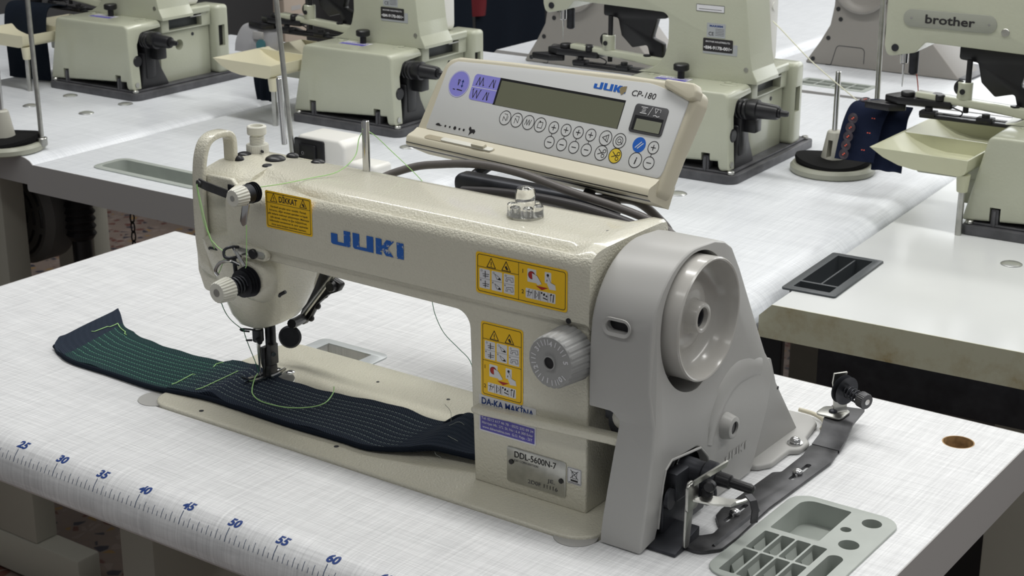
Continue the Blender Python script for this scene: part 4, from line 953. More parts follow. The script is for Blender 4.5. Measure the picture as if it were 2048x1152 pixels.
for i in range(NB+1):
    s_ = i/NB*(len(BK)-1); k = min(int(s_), len(BK)-2); b = BK[k].lerp(BK[k+1], s_-k); f_ = FK[k].lerp(FK[k+1], s_-k)
    row = []
    for j in range(NF+1):
        v = j/NF; p = f_.lerp(b, v); x = p.x; z = dz(x, v)
        y = p.y+0.8*math.sin(x*0.16)*(1 if j in (0, NF) else 0.2)
        row.append((x, y, max(z, 3.4 if x > 268 else 0.6)))
    rows.append(row)
T_ = [[bm.verts.new(p) for p in r] for r in rows]
B_ = [[bm.verts.new((p[0], p[1], 0.1 if p[0] <= 268 else (3.15 if p[0] < 506 else max(3.15, min(p[2]-1.5, 3.15+(p[0]-506)*0.12))))) if j in (0, NF) else bm.verts.new((p[0], p[1], max(p[2]-3.0, 3.1 if p[0] > 268 else 0.1))) for j, p in enumerate(r)] for r in rows]
def face(vs, uvs):
    f = bm.faces.new(vs)
    for lp, uv in zip(f.loops, uvs): lp[uvl].uv = uv
for i in range(NB):
    for j in range(NF):
        uu = [(rows[a][c][0]-69, c/NF) for a, c in ((i, j), (i+1, j), (i+1, j+1), (i, j+1))]
        face((T_[i][j], T_[i+1][j], T_[i+1][j+1], T_[i][j+1]), uu)
        face((B_[i][j], B_[i][j+1], B_[i+1][j+1], B_[i+1][j]), [uu[0], uu[3], uu[2], uu[1]])
    for j, fl_ in ((0, 1), (NF, 0)):
        vs = (T_[i][j], B_[i][j], B_[i+1][j], T_[i+1][j]); uv_ = [(rows[i][j][0]-69, 0.0), (rows[i][j][0]-69, -0.05), (rows[i+1][j][0]-69, -0.05), (rows[i+1][j][0]-69, 0.0)]
        face(vs if fl_ else tuple(reversed(vs)), uv_)
for j in range(NF):
    for i in (0, NB):
        vs = (T_[i][j], T_[i][j+1], B_[i][j+1], B_[i][j]); face(vs, [(0, 0)]*4)
bmesh.ops.recalc_face_normals(bm, faces=bm.faces[:])
dn = t.build('denim_strip', M_DENIM, None, ang=70, loc=(320, -75, 3.2))
tag(dn, 'dark pinstitched denim strip lying across the bed under the presser foot', 'fabric')
# curled raw end at the column and rolled front hem
q = MB(); q.tube([(96, -100, 3.0), (136, -116, 2.6), (193, -117, 2.6), (255, -118.5, 3.2), (298, -114, 5.6), (330, -111, 5.6), (415, -113, 5.6), (474, -111, 5.6), (506, -111, 6.2), (536, -101, 9), (556, -92, 12.5), (580, -85, 11), (602, -80, 9.5)], 2.4, 8, 6); q.build('rolled_hem', M_BLACKCLOTH, dn)
q = MB(); q.tube([(530, -38, 8), (548, -39, 19), (566, -42, 21), (588, -46, 15), (602, -50, 10)], [2, 3.2, 3.6, 3.2, 2.6], 10, 5); q.build('curled_end', M_BLACKCLOTH, dn)
# visible cross seams and loose ends
def onden(x, v):
    for i in range(NB):
        pass
    best = min(range(NB+1), key=lambda i: abs(rows[i][int(v*NF)][0]-x)); p = rows[best][int(round(v*NF))]; return (p[0], p[1], p[2]+0.8)
for (xa, va, xb, vb) in ((270, 0.06, 262, 0.97), (301, 0.02, 300, 0.72), (98, 0.55, 100, 0.93), (100, 0.93, 130, 0.9)):
    pts = [onden(xa+(xb-xa)*k/10, va+(vb-va)*k/10) for k in range(11)]
    q = MB(); q.tube(pts, 0.42, 6); q.build('cross_seam', M_THREAD, dn, 'green seam sewn across the strip')
q = MB()
for pts in ([(548, -52, 20), (546, -50, 28), (540, -50, 33)], [(556, -84, 12), (562, -92, 9), (570, -94, 8)], [(552, -60, 20), (560, -56, 24), (566, -52, 18)], [(560, -72, 17), (572, -74, 16)]): q.tube(pts, 0.2, 5, 4)
q.build('frayed_thread', mat('grey_thread', (0.30, 0.33, 0.30), 0.7), dn)

# ------------------------------------------------------------------ threads
q = MB()
q.tube([(393, -120, 208), (393, -119, 211), (395, -112, 213.5), (405, -96, 214.5), (415, -70, 215.6), (428, -50, 219), (432, -32, 229), (429, -22, 243), (431, -15, 251)], 0.4, 6, 8)
q.tube([(432, -21, 251), (437, -12, 245), (448, -2, 230), (462, 8, 213), (470, 14, 202)], 0.4, 6, 8)
q.tube([(393, -126, 184), (392.5, -126.5, 170), (391.5, -127, 150), (385, -122, 144)], 0.4, 6, 4)
q.tube([(320, -110, 204.5), (329, -113, 180), (342, -118, 160), (361, -121, 153)], 0.4, 6, 2)
q.tube([(320, -110.5, 203), (324, -109, 172), (330, -103, 145)], 0.35, 6, 2)
q.tube([(362, -122, 152), (355, -120, 140), (352, -122, 132)], 0.35, 6, 2)
tag(q.build('upper_thread', M_THREAD, None, loc=(452, -38, 215)), 'green upper thread looping over the steel post and down the tension knobs', 'thread')
q = MB(); q.tube([(350, -122, 120), (345, -112, 98), (333, -92, 78), (322, -66, 58), (316, -60, 55), (317, -58, 45), (325, -54.5, 20), (325.8, -53.6, 14)], 0.4, 6, 5)
tag(q.build('needle_thread', M_DTHREAD, None, loc=(325, -54, 14)), 'dark green thread running down the head to the needle', 'thread')
q = MB(); q.tube([(326, -55, 13), (329, -62, 11.5), (340, -77, 9), (352, -88, 9.0), (370, -95, 9.2), (396, -92, 9.2), (413, -80, 9.5), (418, -66, 10), (408, -44, 9.5), (404, -38, 13)], 0.5, 6, 7)
tag(q.build('loose_thread', M_THREAD, None, loc=(370, -90, 9)), 'loose green thread tail curling over the denim in front of the foot', 'thread')
q = MB(); q.tube([(440, 60, 78), (444, 60, 62), (454, 60, 46), (470, 61, 34), (484, 60, 25), (500, 48, 12), (520, 38, 4.2)], 0.35, 6, 5)
q.tube([(440, 60, 78), (438, 58, 110), (440, 30, 150), (444, 14, 180)], 0.35, 6, 4)
tag(q.build('hanging_thread', M_DTHREAD, None, loc=(484, 60, 25)), 'thin thread hanging behind the arm down to the bed', 'thread')

# ------------------------------------------------------------------ control panel on its bracket
PO = Vector((543.6, 70, 211.9)); ya = math.radians(-6.69); th = math.radians(25.87)
PU = Vector((math.cos(ya), math.sin(ya), 0)); PW = Vector((-math.sin(ya), math.cos(ya), 0))
PV = Vector((0, 0, 1))*math.cos(th)+PW*math.sin(th); PN = PU.cross(PV)
FR = Matrix((PU, PV, PN)).transposed().to_4x4(); FR.translation = PO      # local x = along, y = up the face, z = out towards the operator
cp = thing('control_panel', 'beige control panel with long display and rows of round keys, tilted behind the machine arm', 'control panel', tuple(PO))
out = rpoly([(-147, 1), (130, -2), (137, 6), (140, 40), (146, 84), (144, 95), (112, 98.5), (60, 97.5), (0, 94.5), (-60, 92), (-122, 88.5), (-136, 84), (-142, 60), (-149, 9)], [5, 6, 8, 60, 8, 8, 20, 0, 0, 0, 12, 12, 60, 4], 5)
q = MB(FR); q.prism(out, 'z', -21, -1.0, 3.5, 3); q.build('casing', M_PANEL, cp)
q = MB(FR)
ov = rpoly([(-135.5, 17), (133, 17), (135, 24), (139.5, 86), (105, 92.5), (96, 93.5), (40, 91), (-20, 89), (-80, 86), (-122, 83.5), (-131, 78)], [2, 4, 0, 4, 14, 4, 0, 0, 0, 10, 12], 5)
q.prism(ov, 'z', -2.0, 0.0, 0.3); q.build('overlay', M_PRINT, cp, 'pale grey printed key overlay')
q = MB(FR); q.prism(rpoly([(113, 92), (140, 84), (146, 86), (146, 93), (142, 99), (112, 99)], [3, 6, 3, 4, 4, 2]), 'z', -8, 3.5, 2.0, 3); q.build('corner_grip', M_PANEL, cp)
q = MB(FR)   # sloping lower ledge
q.loft([[(x, 16.5, -0.2), (x, 12, 3.0), (x, 7.5, 8.0), (x, 5.0, 9.5), (x, -1.5, 7.8), (x, -3.0, 3), (x, -3.0, -25), (x, 16, -25)] for x in (-146.5, 134)]); q.build('lower_ledge', M_PANEL, cp, ang=50)
q = MB(FR)
q.loft([[(x, 0.3, 8.85), (x, -0.1, 8.6), (x, -3.4, 3), (x, -3.4, 2.2), (x, -2.8, 2.2), (x, -2.8, 3.4)] for x in (-146, 134)]); q.build('ledge_seam', M_DARK, cp)
# slider
FR2 = FR @ Matrix.Translation((0, 9.2, 5.9)) @ Matrix.Rotation(math.radians(-48), 4, 'X')
q = MB(FR2); q.prism(rpoly(rect(-127, -3.6, -42, 3.6), 3.4), 'z', -0.3, 0.35, 0.1); sv = q.build('slider_track', M_DARK, cp, 'shadowed slider track'); sv.data.materials[0] = mat('track_beige', (0.36, 0.32, 0.23), 0.5)
q = MB(FR2); q.prism(rpoly(rect(-106, -3.0, -43, 3.0), 2.8), 'z', 0.1, 1.6, 0.6); sk = q.build('speed_slider', M_PANEL, cp); sk.data.materials[0] = M_IVORY
q = MB(FR2); q.prism(rpoly(rect(-67, -2.8, -52, 2.8), 1.0), 'z', 1.0, 4.2, 1.0); q.build('slider_grip', M_PANEL, sk)
# displays
q = MB(FR); q.prism(rect(-65.2, 50.6, 77.6, 75.6), 'z', -0.6, 0.12); q.build('display_frame', M_BLACK, cp)
q = MB(FR); q.prism(rect(-62.5, 50.8, 76.9, 73.4), 'z', -0.5, 0.2); q.build('display', M_LCD, cp)
q = MB(FR); q.prism(rpoly(rect(89, 50.4, 123.4, 75), 3), 'z', -0.5, 0.7, 0.3); sf = q.build('thread_display_frame', M_EDGE, cp); sf.data.materials[0] = mat('dark_grey_bezel', (0.085, 0.085, 0.09), 0.4)
q = MB(FR); q.prism(rect(91.8, 52.4, 121.2, 65.2), 'z', 0.3, 0.8); q.build('small_display_recess', M_BLACK, sf)
q = MB(FR); q.prism(rect(94.5, 52.8, 120.4, 62.4), 'z', 0.4, 0.9); q.build('small_display', M_LCD2, sf)
sp = Sheet(tuple(PO), PU, PV)
# lilac pads
sp.disc('lc', -111.5, 63.2, 12.6, 0.16, 44); sp.ring('wl', -111.5, 63.2, 12.0, 0.45, 0.2, 44)
sp.poly('lc', rpoly(rect(-95.5, 51.2, -64.8, 75.4), [3.5, 0, 0, 3.5]), 0.16); sp.stroke('wl', [(-95.2, 63.2), (-64.8, 63.2)], 0.5, 0.2)
sp.stroke('k', [(-117, 57.8), (-114.6, 57.6)], 0.8, 0.22); sp.stroke('k', [(-112, 58), (-105.8, 57.6)], 1.0, 0.22); sp.stroke('k', [(-113.2, 67), (-112.2, 62), (-111.2, 67), (-113.2, 67)], 0.7, 0.22); sp.stroke('nb', [(-107.6, 67), (-107.2, 61)], 0.8, 0.22)
sp.poly('nb', [(-109.2, 65.4), (-106, 65.4), (-107.6, 68)], 0.22); sp.poly('nb', [(-108.8, 62.4), (-105.8, 62.4), (-107.2, 60)], 0.22)
def zig(x, y, w, h, n, rev=False):
    pts = []
    for i in range(n+1):
        pts.append((x+w*i/n, y+(h if (i % 2) ^ rev else 0)))
    sp.stroke('k', pts, 0.75, 0.22)
    for p in (pts[0], pts[-1]): sp.stroke('k', [(p[0]-0.1, p[1]), (p[0]+0.6, p[1]+0.8)], 0.9, 0.22)
zig(-91, 65.4, 8.4, 7.4, 4); zig(-75, 65.4, 5.2, 7.2, 2, False); sp.stroke('k', [(-69.8, 65.4), (-69.6, 72.4)], 0.75, 0.22)
zig(-92.6, 53.2, 9.0, 7.4, 4, True); zig(-78, 53.2, 4.6, 7.2, 2, False); sp.stroke('k', [(-73.4, 53.2), (-73.2, 60.4)], 0.75, 0.22)
# keys: a raised disc with its ring and symbol
KR = 6.4
M_YKEY = mat('yellow_key', (0.78, 0.58, 0.05), 0.4)
def key(x, y, r, draw, base=None, ringcol='k'):
    k = Sheet(tuple(PO), PU, PV); k.disc('d', x, y, r, 0.12, 28); kd = k.build(cp, {'d': ('key', base or M_PRINT)})['d']; k.mb.clear()
    if ringcol: k.ring('k', x, y, r, 0.62, 0.2)
    draw(k, x, y); k.build(kd, {'k': ('key_symbol', M_INK), 'w': ('key_symbol', M_WLAB)})
def scissors(k, x, y):
    k.stroke('k', [(x-3.4, y+3), (x+1.6, y-0.6)], 0.6, 0.24); k.stroke('k', [(x-3.4, y-1.4), (x+1.8, y+0.8)], 0.6, 0.24); k.ring('k', x+3, y+2.0, 1.5, 0.55, 0.24, 12); k.ring('k', x+2.4, y-2.2, 1.5, 0.55, 0.24, 12)
def plus(k, x, y): k.stroke('k', [(x-2.2, y), (x+2.2, y)], 0.75, 0.22); k.stroke('k', [(x, y-2.2), (x, y+2.2)], 0.75, 0.22)
def minus(k, x, y): k.stroke('k', [(x-2.2, y), (x+2.2, y)], 0.75, 0.22)
def st1(k, x, y): k.stroke('k', [(x-2, 38), (x-2, 42), (x+1.8, 38.6), (x+1.8, 44.4), (x-1.6, 44.6)], 0.45, 0.22); k.stroke('k', [(x+3, 39), (x+3, 43)], 0.35, 0.22)
def st2(k, x, y): k.stroke('k', [(x-2, 38), (x-2, 42.6), (x+2, 38.8), (x+2, 44.4), (x-2, 44.4)], 0.45, 0.22)
def st3(k, x, y): k.stroke('k', [(x-3.6, 38.6), (x-2.6, 43.6), (x-1, 38.6), (x+0.2, 43.6), (x+1.6, 38.6), (x+2.8, 43.8)], 0.5, 0.22)
def st4(k, x, y): k.stroke('k', [(x-2.6, 43.4), (x-2.6, 38.4), (x+2.4, 38.4), (x+2.4, 43.6), (x-1, 43.6)], 0.5, 0.22); k.poly('k', [(x-1.6, 42.4), (x-1.6, 45), (x+0.6, 43.7)], 0.22)
for x, f_ in zip((-45.8, -32.1, -18.3, -4.6), (st1, st2, st3, st4)): key(x, 41.1, KR, f_)
for x in (11, 25, 38.6, 52.4, 119):
    key(x, 41.1, 5.3, plus); key(x, 27.9, 5.3, minus)
    kl = Sheet(tuple(PO), PU, PV); kl.stroke('k', [(x, 33.2), (x, 35.8)], 0.5, 0.2); kl.build(cp, {'k': ('key_link_line', M_INK)})
def sensor(k, x, y): k.stroke('k', [(x-3.4, 41.2), (x+2.4, 44.4), (x+2.8, 38), (x-3.4, 41.2)], 0.6, 0.22); k.stroke('k', [(x+0.8, 39.6), (x+0.6, 43)], 0.5, 0.22)
def auto(k, x, y): k.ring('k', x, y, 3.6, 0.55, 0.22, 18); k.ring('k', x, y, 1.7, 0.5, 0.22, 12); k.stroke('k', [(x+1.5, y-0.7), (x+3.6, y-2.5)], 0.5, 0.22)
key(68.6, 41.1, KR, sensor); key(83.4, 41.1, KR, auto); key(68.6, 28.0, KR, scissors); key(83.6, 28.1, KR, scissors, M_YKEY)
def reset(k, x, y): k.stroke('w', [(x-3.2, y-2.7), (x+1.8, y+2.7)], 0.8, 0.22); k.stroke('w', [(x-0.8, y-3.1), (x+3.8, y+1.7)], 0.8, 0.22)
key(104.2, 41.1, 6.6, reset, M_BLUE2, None)
key(105.0, 28, KR, lambda k, x, y: k.text('k', 'i', x, y-3.2, 8.6, 0.22, 'CENTER', bold=0.2, shear=0.15))
sp.stroke('wl', [(96, 72.6), (102.4, 72.6)], 0.7, 1.0); sp.stroke('wl', [(96, 67.6), (102.4, 67.6)], 0.7, 1.0); sp.stroke('wl', [(97.4, 71.3), (101, 71.3)], 0.5, 1.0); sp.stroke('wl', [(97.4, 70), (101, 70)], 0.5, 1.0); sp.stroke('wl', [(97.4, 68.8), (101, 68.8)], 0.5, 1.0)
sp.stroke('wl', [(104.6, 66.6), (107.4, 73.6)], 0.5, 1.0); sp.stroke('wl', [(110, 73), (111.8, 69), (113.4, 73), (110, 73)], 0.45, 1.0); sp.stroke('wl', [(113, 72.6), (116, 72.8), (116.2, 70.4)], 0.45, 1.0); sp.stroke('wl', [(110, 66.8), (112, 67.4), (114, 66.4), (116, 67)], 0.7, 1.0)
sp.build(cp, {'lc': ('lilac_key', M_LILAC), 'wl': ('white_print', M_WLAB), 'k': ('stitch_pattern_print', M_INK), 'nb': ('needle_print', M_NAVY)}); sp.mb.clear()
# slider legend: slow (tortoise) to fast (hare)
for k, (x, r) in enumerate(((-112.4, 1.1), (-106.8, 1.0), (-100.4, 1.7), (-94.6, 1.1), (-89.2, 1.2))): sp.disc('k', x, 22.8, r, 0.2, 14)
sp.poly('k', [(-125, 22.6), (-122.6, 24.2), (-120.6, 24.2), (-118.4, 22.8), (-116.4, 22.8), (-118.4, 21.8), (-123, 21.8)], 0.2)
sp.poly('k', [(-83, 27), (-81.4, 26.6), (-80.4, 24.8), (-76.6, 25.2), (-75, 23.4), (-76.4, 20.8), (-78, 22), (-80.6, 20.2), (-82, 18.6), (-81.6, 22.6), (-83.6, 24.6)], 0.2)
sp.build(cp, {'k': ('speed_legend', M_INK)}); sp.mb.clear()
logo_juki(sp, 'bl', 40, 81.2, 34.5, 6.0, 0.2)
sp.poly('gd', [(68, 86), (74.5, 87.6), (74.6, 82.6), (71, 79.6), (68.2, 82.4)], 0.3)
sp.text('k', 'CP-180', 80.6, 80.6, 7.2, 0.2, 'LEFT', bold=0.02, shear=0.12, width=25)
sp.build(cp, {'lc': ('lilac_key', M_LILAC), 'wl': ('white_print', M_WLAB), 'k': ('model_lettering', M_INK), 'nb': ('blue_print', M_NAVY), 'bl': ('maker_name', M_BLUE2), 'gd': ('sticker_patch', mat('gold_sticker', (0.30, 0.24, 0.13), 0.4))})
# bracket under the panel, fixed to the back of the arm
q = MB()
for sg in (-1, 1):
    q.tube([tuple(PO+PU*(sg*58)+PV*2-PN*16), (545+sg*60, 60, 196), (545+sg*55, 30, 176), (545+sg*50, 9, 166)], 5, 10, 4)
q.prism(rpoly(rect(476, 186, 642, 205), 8), 'y', 46, 66, 6, 3)
q.build('panel_bracket', M_DARK, cp, 'dark bracket holding the panel')
# ------------------------------------------------------------------ cables behind the arm
def cable(pts, r, mt_, lab):
    q = MB(); q.tube(pts, r, 12, 8); o = q.build('cable', mt_, None, loc=pts[0]); tag(o, lab, 'cable')
cable([(395, 14, 178), (411, 26, 194), (436, 40, 205), (463, 44, 211), (506, 46, 217), (554, 42, 217), (605, 40, 209.6), (654, 40, 203.4), (683, 40, 197.7), (704, 40, 189.5), (713, 39, 180), (716, 36, 164)], 3.6, M_CABLE, 'grey cable arching out behind the arm below the left end of the control panel')
cable([(500, 30, 196), (540, 28, 201), (590, 22, 205), (640, 17, 205), (690, 15, 198), (714, 17, 186), (720, 18, 168)], 4.2, M_DCABLE, 'dark cable lying close along the back edge of the arm top')
cable([(580, 78, 189), (609, 80, 195), (644, 80, 199), (669, 80, 186), (680, 79, 174), (685, 74, 156)], 4.0, M_CABLE, 'grey cable bending down from the right end of the control panel')
cable([(480, 30, 190), (530, 34, 192), (600, 30, 196), (660, 24, 192), (700, 22, 180), (712, 22, 164)], 3.4, M_DCABLE, 'dark cable lowest of the bundle under the control panel')

# ------------------------------------------------------------------ switch box on the table behind
sb = thing('switch_box', 'small white switch box with black rocker switch on the table behind the arm', 'switch', (-140, 575, 0))
q = MB(); q.prism(rpoly([(-199, 0.3), (-104, 0.3), (-104, 43), (-114, 50), (-188, 50)], [4, 6, 8, 8, 6]), 'y', 560, 612, 5, 3); q.prism(rpoly(rect(-106, 0.3, -56, 22), 6), 'y', 566, 604, 5, 3); q.build('housing', M_WHITE, sb)
q = MB(); q.prism(rpoly(rect(-193, 3, -139, 46), 3), 'y', 557, 561, 1); q.build('switch_frame', M_BLACK, sb)
q = MB(); q.prism(rpoly(rect(-182, 10, -152, 39), 2), 'y', 553.5, 558, 1.4); q.build('rocker', M_BLACK, sb)
sh = Sheet((-174, 553.3, 27), (1, 0, 0), (0, 0, 1)); sh.ring('w', 0, 0, 2.0, 0.5); sh.build(sb, {'w': ('switch_mark', M_WLAB)})
q = MB(); q.box(-100, -70, 564.5, 566.5, 6, 14, 0.8); q.build('connector_slot', M_BLACK, sb)

# ------------------------------------------------------------------ button sewing machines (built once at the origin: front right corner of the base)
def machine():
    r = thing('button_sewing_machine', 'x', 'sewing machine', (0, 0, 0))
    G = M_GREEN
    q = MB(); q.prism(rpoly(rect(-212, 0, 0, 268), [7, 16, 8, 8]), 'z', 0, 12, 1.5); q.box(-206, -8, 8, 260, 12, 15, 1); q.build('base_plate', M_BASE, r)
    for x, y in ((-204, 9), (-10, 10), (-10, 258)):
        q = MB(); q.cyl((x, y, 12), (0, 0, 1), 5, 5, 12, 1); q.build('base_bolt', M_BRUSH, r)
    # front cover: rounded box, open to the right
    q = MB(); q.prism(rpoly([(-214, 17), (-190, 122), (-19, 122), (-13, 17), (-28, 14), (-30, 28), (-210, 16)], [0, 9, 9, 0, 7, 0, 0]), 'y', 8, 84, 7, 4)
    c1 = MB(); c1.prism(rpoly([(26, -10), (26, 88), (36, 108), (92, 112), (92, -10)], [0, 10, 12, 0, 0]), 'x', -196, 20)
    c2 = MB(); c2.box(-181, -168, -20, 26, 0, 36); c3 = MB(); c3.box(-54, -41, -20, 26, 0, 38); c4 = MB(); c4.box(-230, -22, 26, 100, -5, 16); c5 = MB(); c5.cyl((-40, 24, 62), (1, 0, 0), 9, 60, 24)
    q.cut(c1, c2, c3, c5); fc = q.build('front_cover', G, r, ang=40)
    for x in (-175, -48):
        q = MB(); q.box(x-5, x+5, 10, 24, 4, 34, 2); q.box(x-2, x+2, 7, 12, 6, 32, 1); q.build('cover_lug', M_BASE, r)
    q = MB(); q.cyl((-13, 17, 24), (1, 0, 0), 4.2, 1.4, 16); q.build('cover_screw', M_BRUSH, fc)
    q = MB(); q.box(-190, -32, 30, 74, 14, 104, 3); q.build('gear_box', M_BLACK, r)
    # mechanism at the right opening
    q = MB(); q.cyl((-30, 24, 62), (1, 0, 0), 9.5, 16, 24, 1.5); q.build('round_cover', M_BLACK, r)
    for k in range(4): pass
    q = MB(); q.box(-34, -12, 40, 62, 30, 108, 3); q.prism(rpoly([(28, 14), (92, 14), (74, 46), (66, 74), (36, 74)], 3), 'x', -34, -14, 2); q.box(-20, 4, 52, 72, 62, 84, 2)
    for k in range(3): q.lathe([(12, 0), (13.5, 1), (13.5, 4), (12, 5)], (-22+k*6, 46, 95), (1, 0, 0), 24)
    q.build('drive_bracket', M_BLACK, r)
    q = MB(); q.lathe([(13, 0), (14, 2), (14, 14), (11.5, 15), (10, 40), (9.2, 42), (9, 43)], (-6, 48, 96), (1, 0.04, -0.02), 26); q.lathe([(6.5, 42), (6.8, 46), (4.5, 47), (4.2, 54), (3.4, 57), (0.2, 58)], (-6, 48, 96), (1, 0.04, -0.02), 18); q.build('drive_shaft', M_BLACK, r)
    # right hand side: plate, box with recess, slab, rear housing
    q = MB(); q.box(-140, -24, 84, 200, 14, 98, 2); c = MB(); c.cyl((-40, 128, 74), (1, 0, 0), 9, 40, 28); q.cut(c); pl_ = q.build('side_plate', G, r)
    q = MB(); q.cyl((-39.8, 128, 74), (1, 0, 0), 8.8, 1, 24); q.build('plate_hole', M_BRUSH, pl_)
    for y, z in ((97, 90), (160, 88)):
        q = MB(); q.cyl((-24.4, y, z), (1, 0, 0), 3, 1, 14); q.build('plate_screw', M_DARK, pl_)
    q = MB(); q.box(-150, -18, 84, 200, 98.6, 124, 3); c = MB(); c.box(-40, 0, 101, 178, 102, 122); q.cut(c); q.build('side_box', G, r)
    q = MB(); q.box(-40, -30, 101, 178, 102, 122, 0.5); q.build('side_recess', M_TRAYB, r)
    q = MB(); q.box(-28, -16, 150, 176, 118, 120, 0.4); q.build('latch_strip', M_BRUSH, r)
    q = MB(); q.prism(rpoly([(-150, 84), (-20, 84), (-14, 96), (-14, 198), (-150, 198)], [0, 6, 4, 4, 0]), 'z', 122, 134, 3, 3); q.build('top_slab', G, r)
    q = MB(); q.box(-60, -6, 202, 232, 14, 132, 7, 4); c = MB(); c.box(-16, 10, 206, 220, 62, 98); q.cut(c); q.build('rear_housing', G, r)
    q = MB(); q.box(-22, -12, 206, 220, 62, 98, 0.4); q.build('housing_slot', M_BLACK, r)
    # column and arm
    q = MB()
    outl = rpoly([(-196, 121.5), (-182, 124), (-163, 134), (-152, 148), (-147, 168), (-147, 208), (-300, 212), (-312, 198), (-348, 190), (-352, 204), (-352, 290), (-40, 290), (-34, 262), (-22, 160), (-18, 140), (-10, 126), (-10, 121.5)], [0, 8, 12, 12, 8, 12, 6, 8, 8, 4, 14, 14, 0, 8, 4, 2, 0], 5)
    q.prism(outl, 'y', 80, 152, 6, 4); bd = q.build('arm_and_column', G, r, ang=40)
    q = MB(); q.cyl((-27, 80.5, 141), (0, -1, 0), 3.4, 1, 16); q.build('column_screw', M_BRUSH, bd)
    q = MB(); q.cyl((-338, 80.5, 202), (0, -1, 0), 4.6, 1.4, 20); q.build('head_screw', M_DARK, bd)
    q = MB(); q.cyl((-203, 80.5, 233), (0, -1, 0), 5.0, 1.6, 24, 0.5); q.build('round_cap', M_BRUSH, bd)
    q = MB(); q.prism(rpoly(rect(-330, 230, -214, 252), 10.5, 8), 'y', 79, 80.5, 0.4); nm = q.build('name_plate', mat('sage_plate', (0.33, 0.34, 0.29), 0.35), bd, 'long rounded name plate')
    sh = Sheet((-303, 78.9, 236.2), (1, 0, 0), (0, 0, 1)); sh.text('k', 'brother', 0, 0, 15, 0.15, 'LEFT', bold=0.35, width=62); sh.disc('s', -17, 4.6, 1.5); sh.disc('s', 80, 4.4, 1.5); sh.build(nm, {'k': ('name_lettering', M_INK), 's': ('plate_rivet', M_STEEL)})
    # plates on the column
    sh = Sheet((-93, 79.9, 158), (1, 0, 0), (0, 0, 1))
    sh.rrect('b', 0, 3, 45, 21, 1.5, 0.3); sh.rrect('g', 0, 0, 52, 3, 0.5, 0.2); sh.rrect('g', 45.4, 3, 52, 15, 0.5, 0.2); sh.text('w', 'BROTHER INDUSTRIES,LTD.', 22.5, 15.6, 3.0, 0.4, 'CENTER', bold=0.06, width=37); sh.text('w', '\u2022BM-917B-001\u2022', 22.5, 6.4, 6.0, 0.4, 'CENTER', bold=0.2, width=42)
    sh.rrect('g', 5, 22.5, 33, 42, 0.6, 0.2); sh.text('n', 'MARSEM', 19, 37, 3.4, 0.3, 'CENTER', bold=0.15, width=20); sh.text('k', 'CE', 7.5, 25, 7.0, 0.3, 'LEFT', bold=0.05)
    for k in range(5): sh.stroke('k', [(18, 34.2-k*2.1), (31, 34.2-k*2.1)], 0.45, 0.28)
    sh.rrect('w2', -12, 57, 30, 66, 0.4, 0.2); sh.frame('k', -12, 57, 30, 66, 0.4, 0.5, 0.3); sh.stroke('k', [(-8, 60), (26, 60)], 0.6, 0.3)
    sh.build(bd, {'b': ('model_plate', M_INK), 'g': ('silver_label', mat('silver_label', (0.40, 0.42, 0.44), 0.35)), 'w': ('plate_lettering', M_WLAB), 'n': ('label_name', M_NAVY), 'k': ('label_print', M_INK), 'w2': ('white_notice', M_WLAB)})
    sh = Sheet((-150, 44, 122.1), (1, 0, 0), (0, 1, 0)); sh.rrect('w', 0, 0, 50, 24, 0.5, 0.2); sh.rrect('p', 1, 1, 49, 11, 0.5, 0.3); sh.text('p', 'DA-KA MAK\u0130NA', 25, 14.5, 7, 0.3, 'CENTER', bold=0.2, width=44); sh.build(bd, {'w': ('dealer_label', M_WLAB), 'p': ('purple_print', M_PURP)})
    q = MB(); q.cyl((-118, 66, 121), (0, 0, 1), 5, 14, 18); q.lathe([(9, 12), (11, 13.5), (11, 20), (9.5, 21.5)], (-118, 66, 121), (0, 0, 1), 24); q.build('thumb_knob', M_BLACK, r)
    q = MB(); q.prism(circ(-42, 60, 13, 24, 6), 'z', 121.6, 122.6, 0.3); q.cyl((-50, 74, 121), (0, 0, 1), 5, 2, 14); q.cyl((-166, 70, 121), (0, 0, 1), 4.5, 1.8, 14); q.build('oil_cap', G, r)
    # sewing end: needle bar, needle, feed arm, clamps, rails
    q = MB(); q.cyl((-335, 108, 178), (0, 0, 1), 5, 18, 16, 1); nb = q.build('needle_bar', M_STEEL, r)
    q = MB(); q.cyl((-322, 108, 166), (0, 0, 1), 6, 30, 16, 1.5); q.tube([(-340, 104, 190), (-352, 98, 200), (-356, 96, 216), (-354, 96, 240)], 2.2, 8, 3); q.build('presser_rod', M_DARK, r)
    q = MB(); q.tube([(-335, 108, 180), (-335, 108, 158), (-335, 108, 148)], [1.6, 1.1, 0.5], 8); q.build('needle', M_STEEL, nb)
    q = MB(); q.prism(rpoly([(-310, 148), (-150, 140), (-150, 127), (-200, 132), (-310, 141)], 1.5), 'y', 86, 104, 1.5); q.cyl((-250, 95, 144), (0, 0, 1), 9.5, 22, 22, 1); q.prism(rpoly([(-172, 124), (-150, 124), (-148, 60), (-164, 60), (-166, 108)], 5), 'y', 84, 110, 2); q.build('feed_arm', G, r)
    q = MB(); q.cyl((-250, 85, 155), (0, -1, 0), 3.4, 1.4, 14); q.build('feed_arm_screw', M_BLACK, r)
    q = MB(); q.cyl((-186, 92, 139), (0, 0, 1), 5.5, 5, 14); q.build('feed_arm_screw', M_BLACK, r)
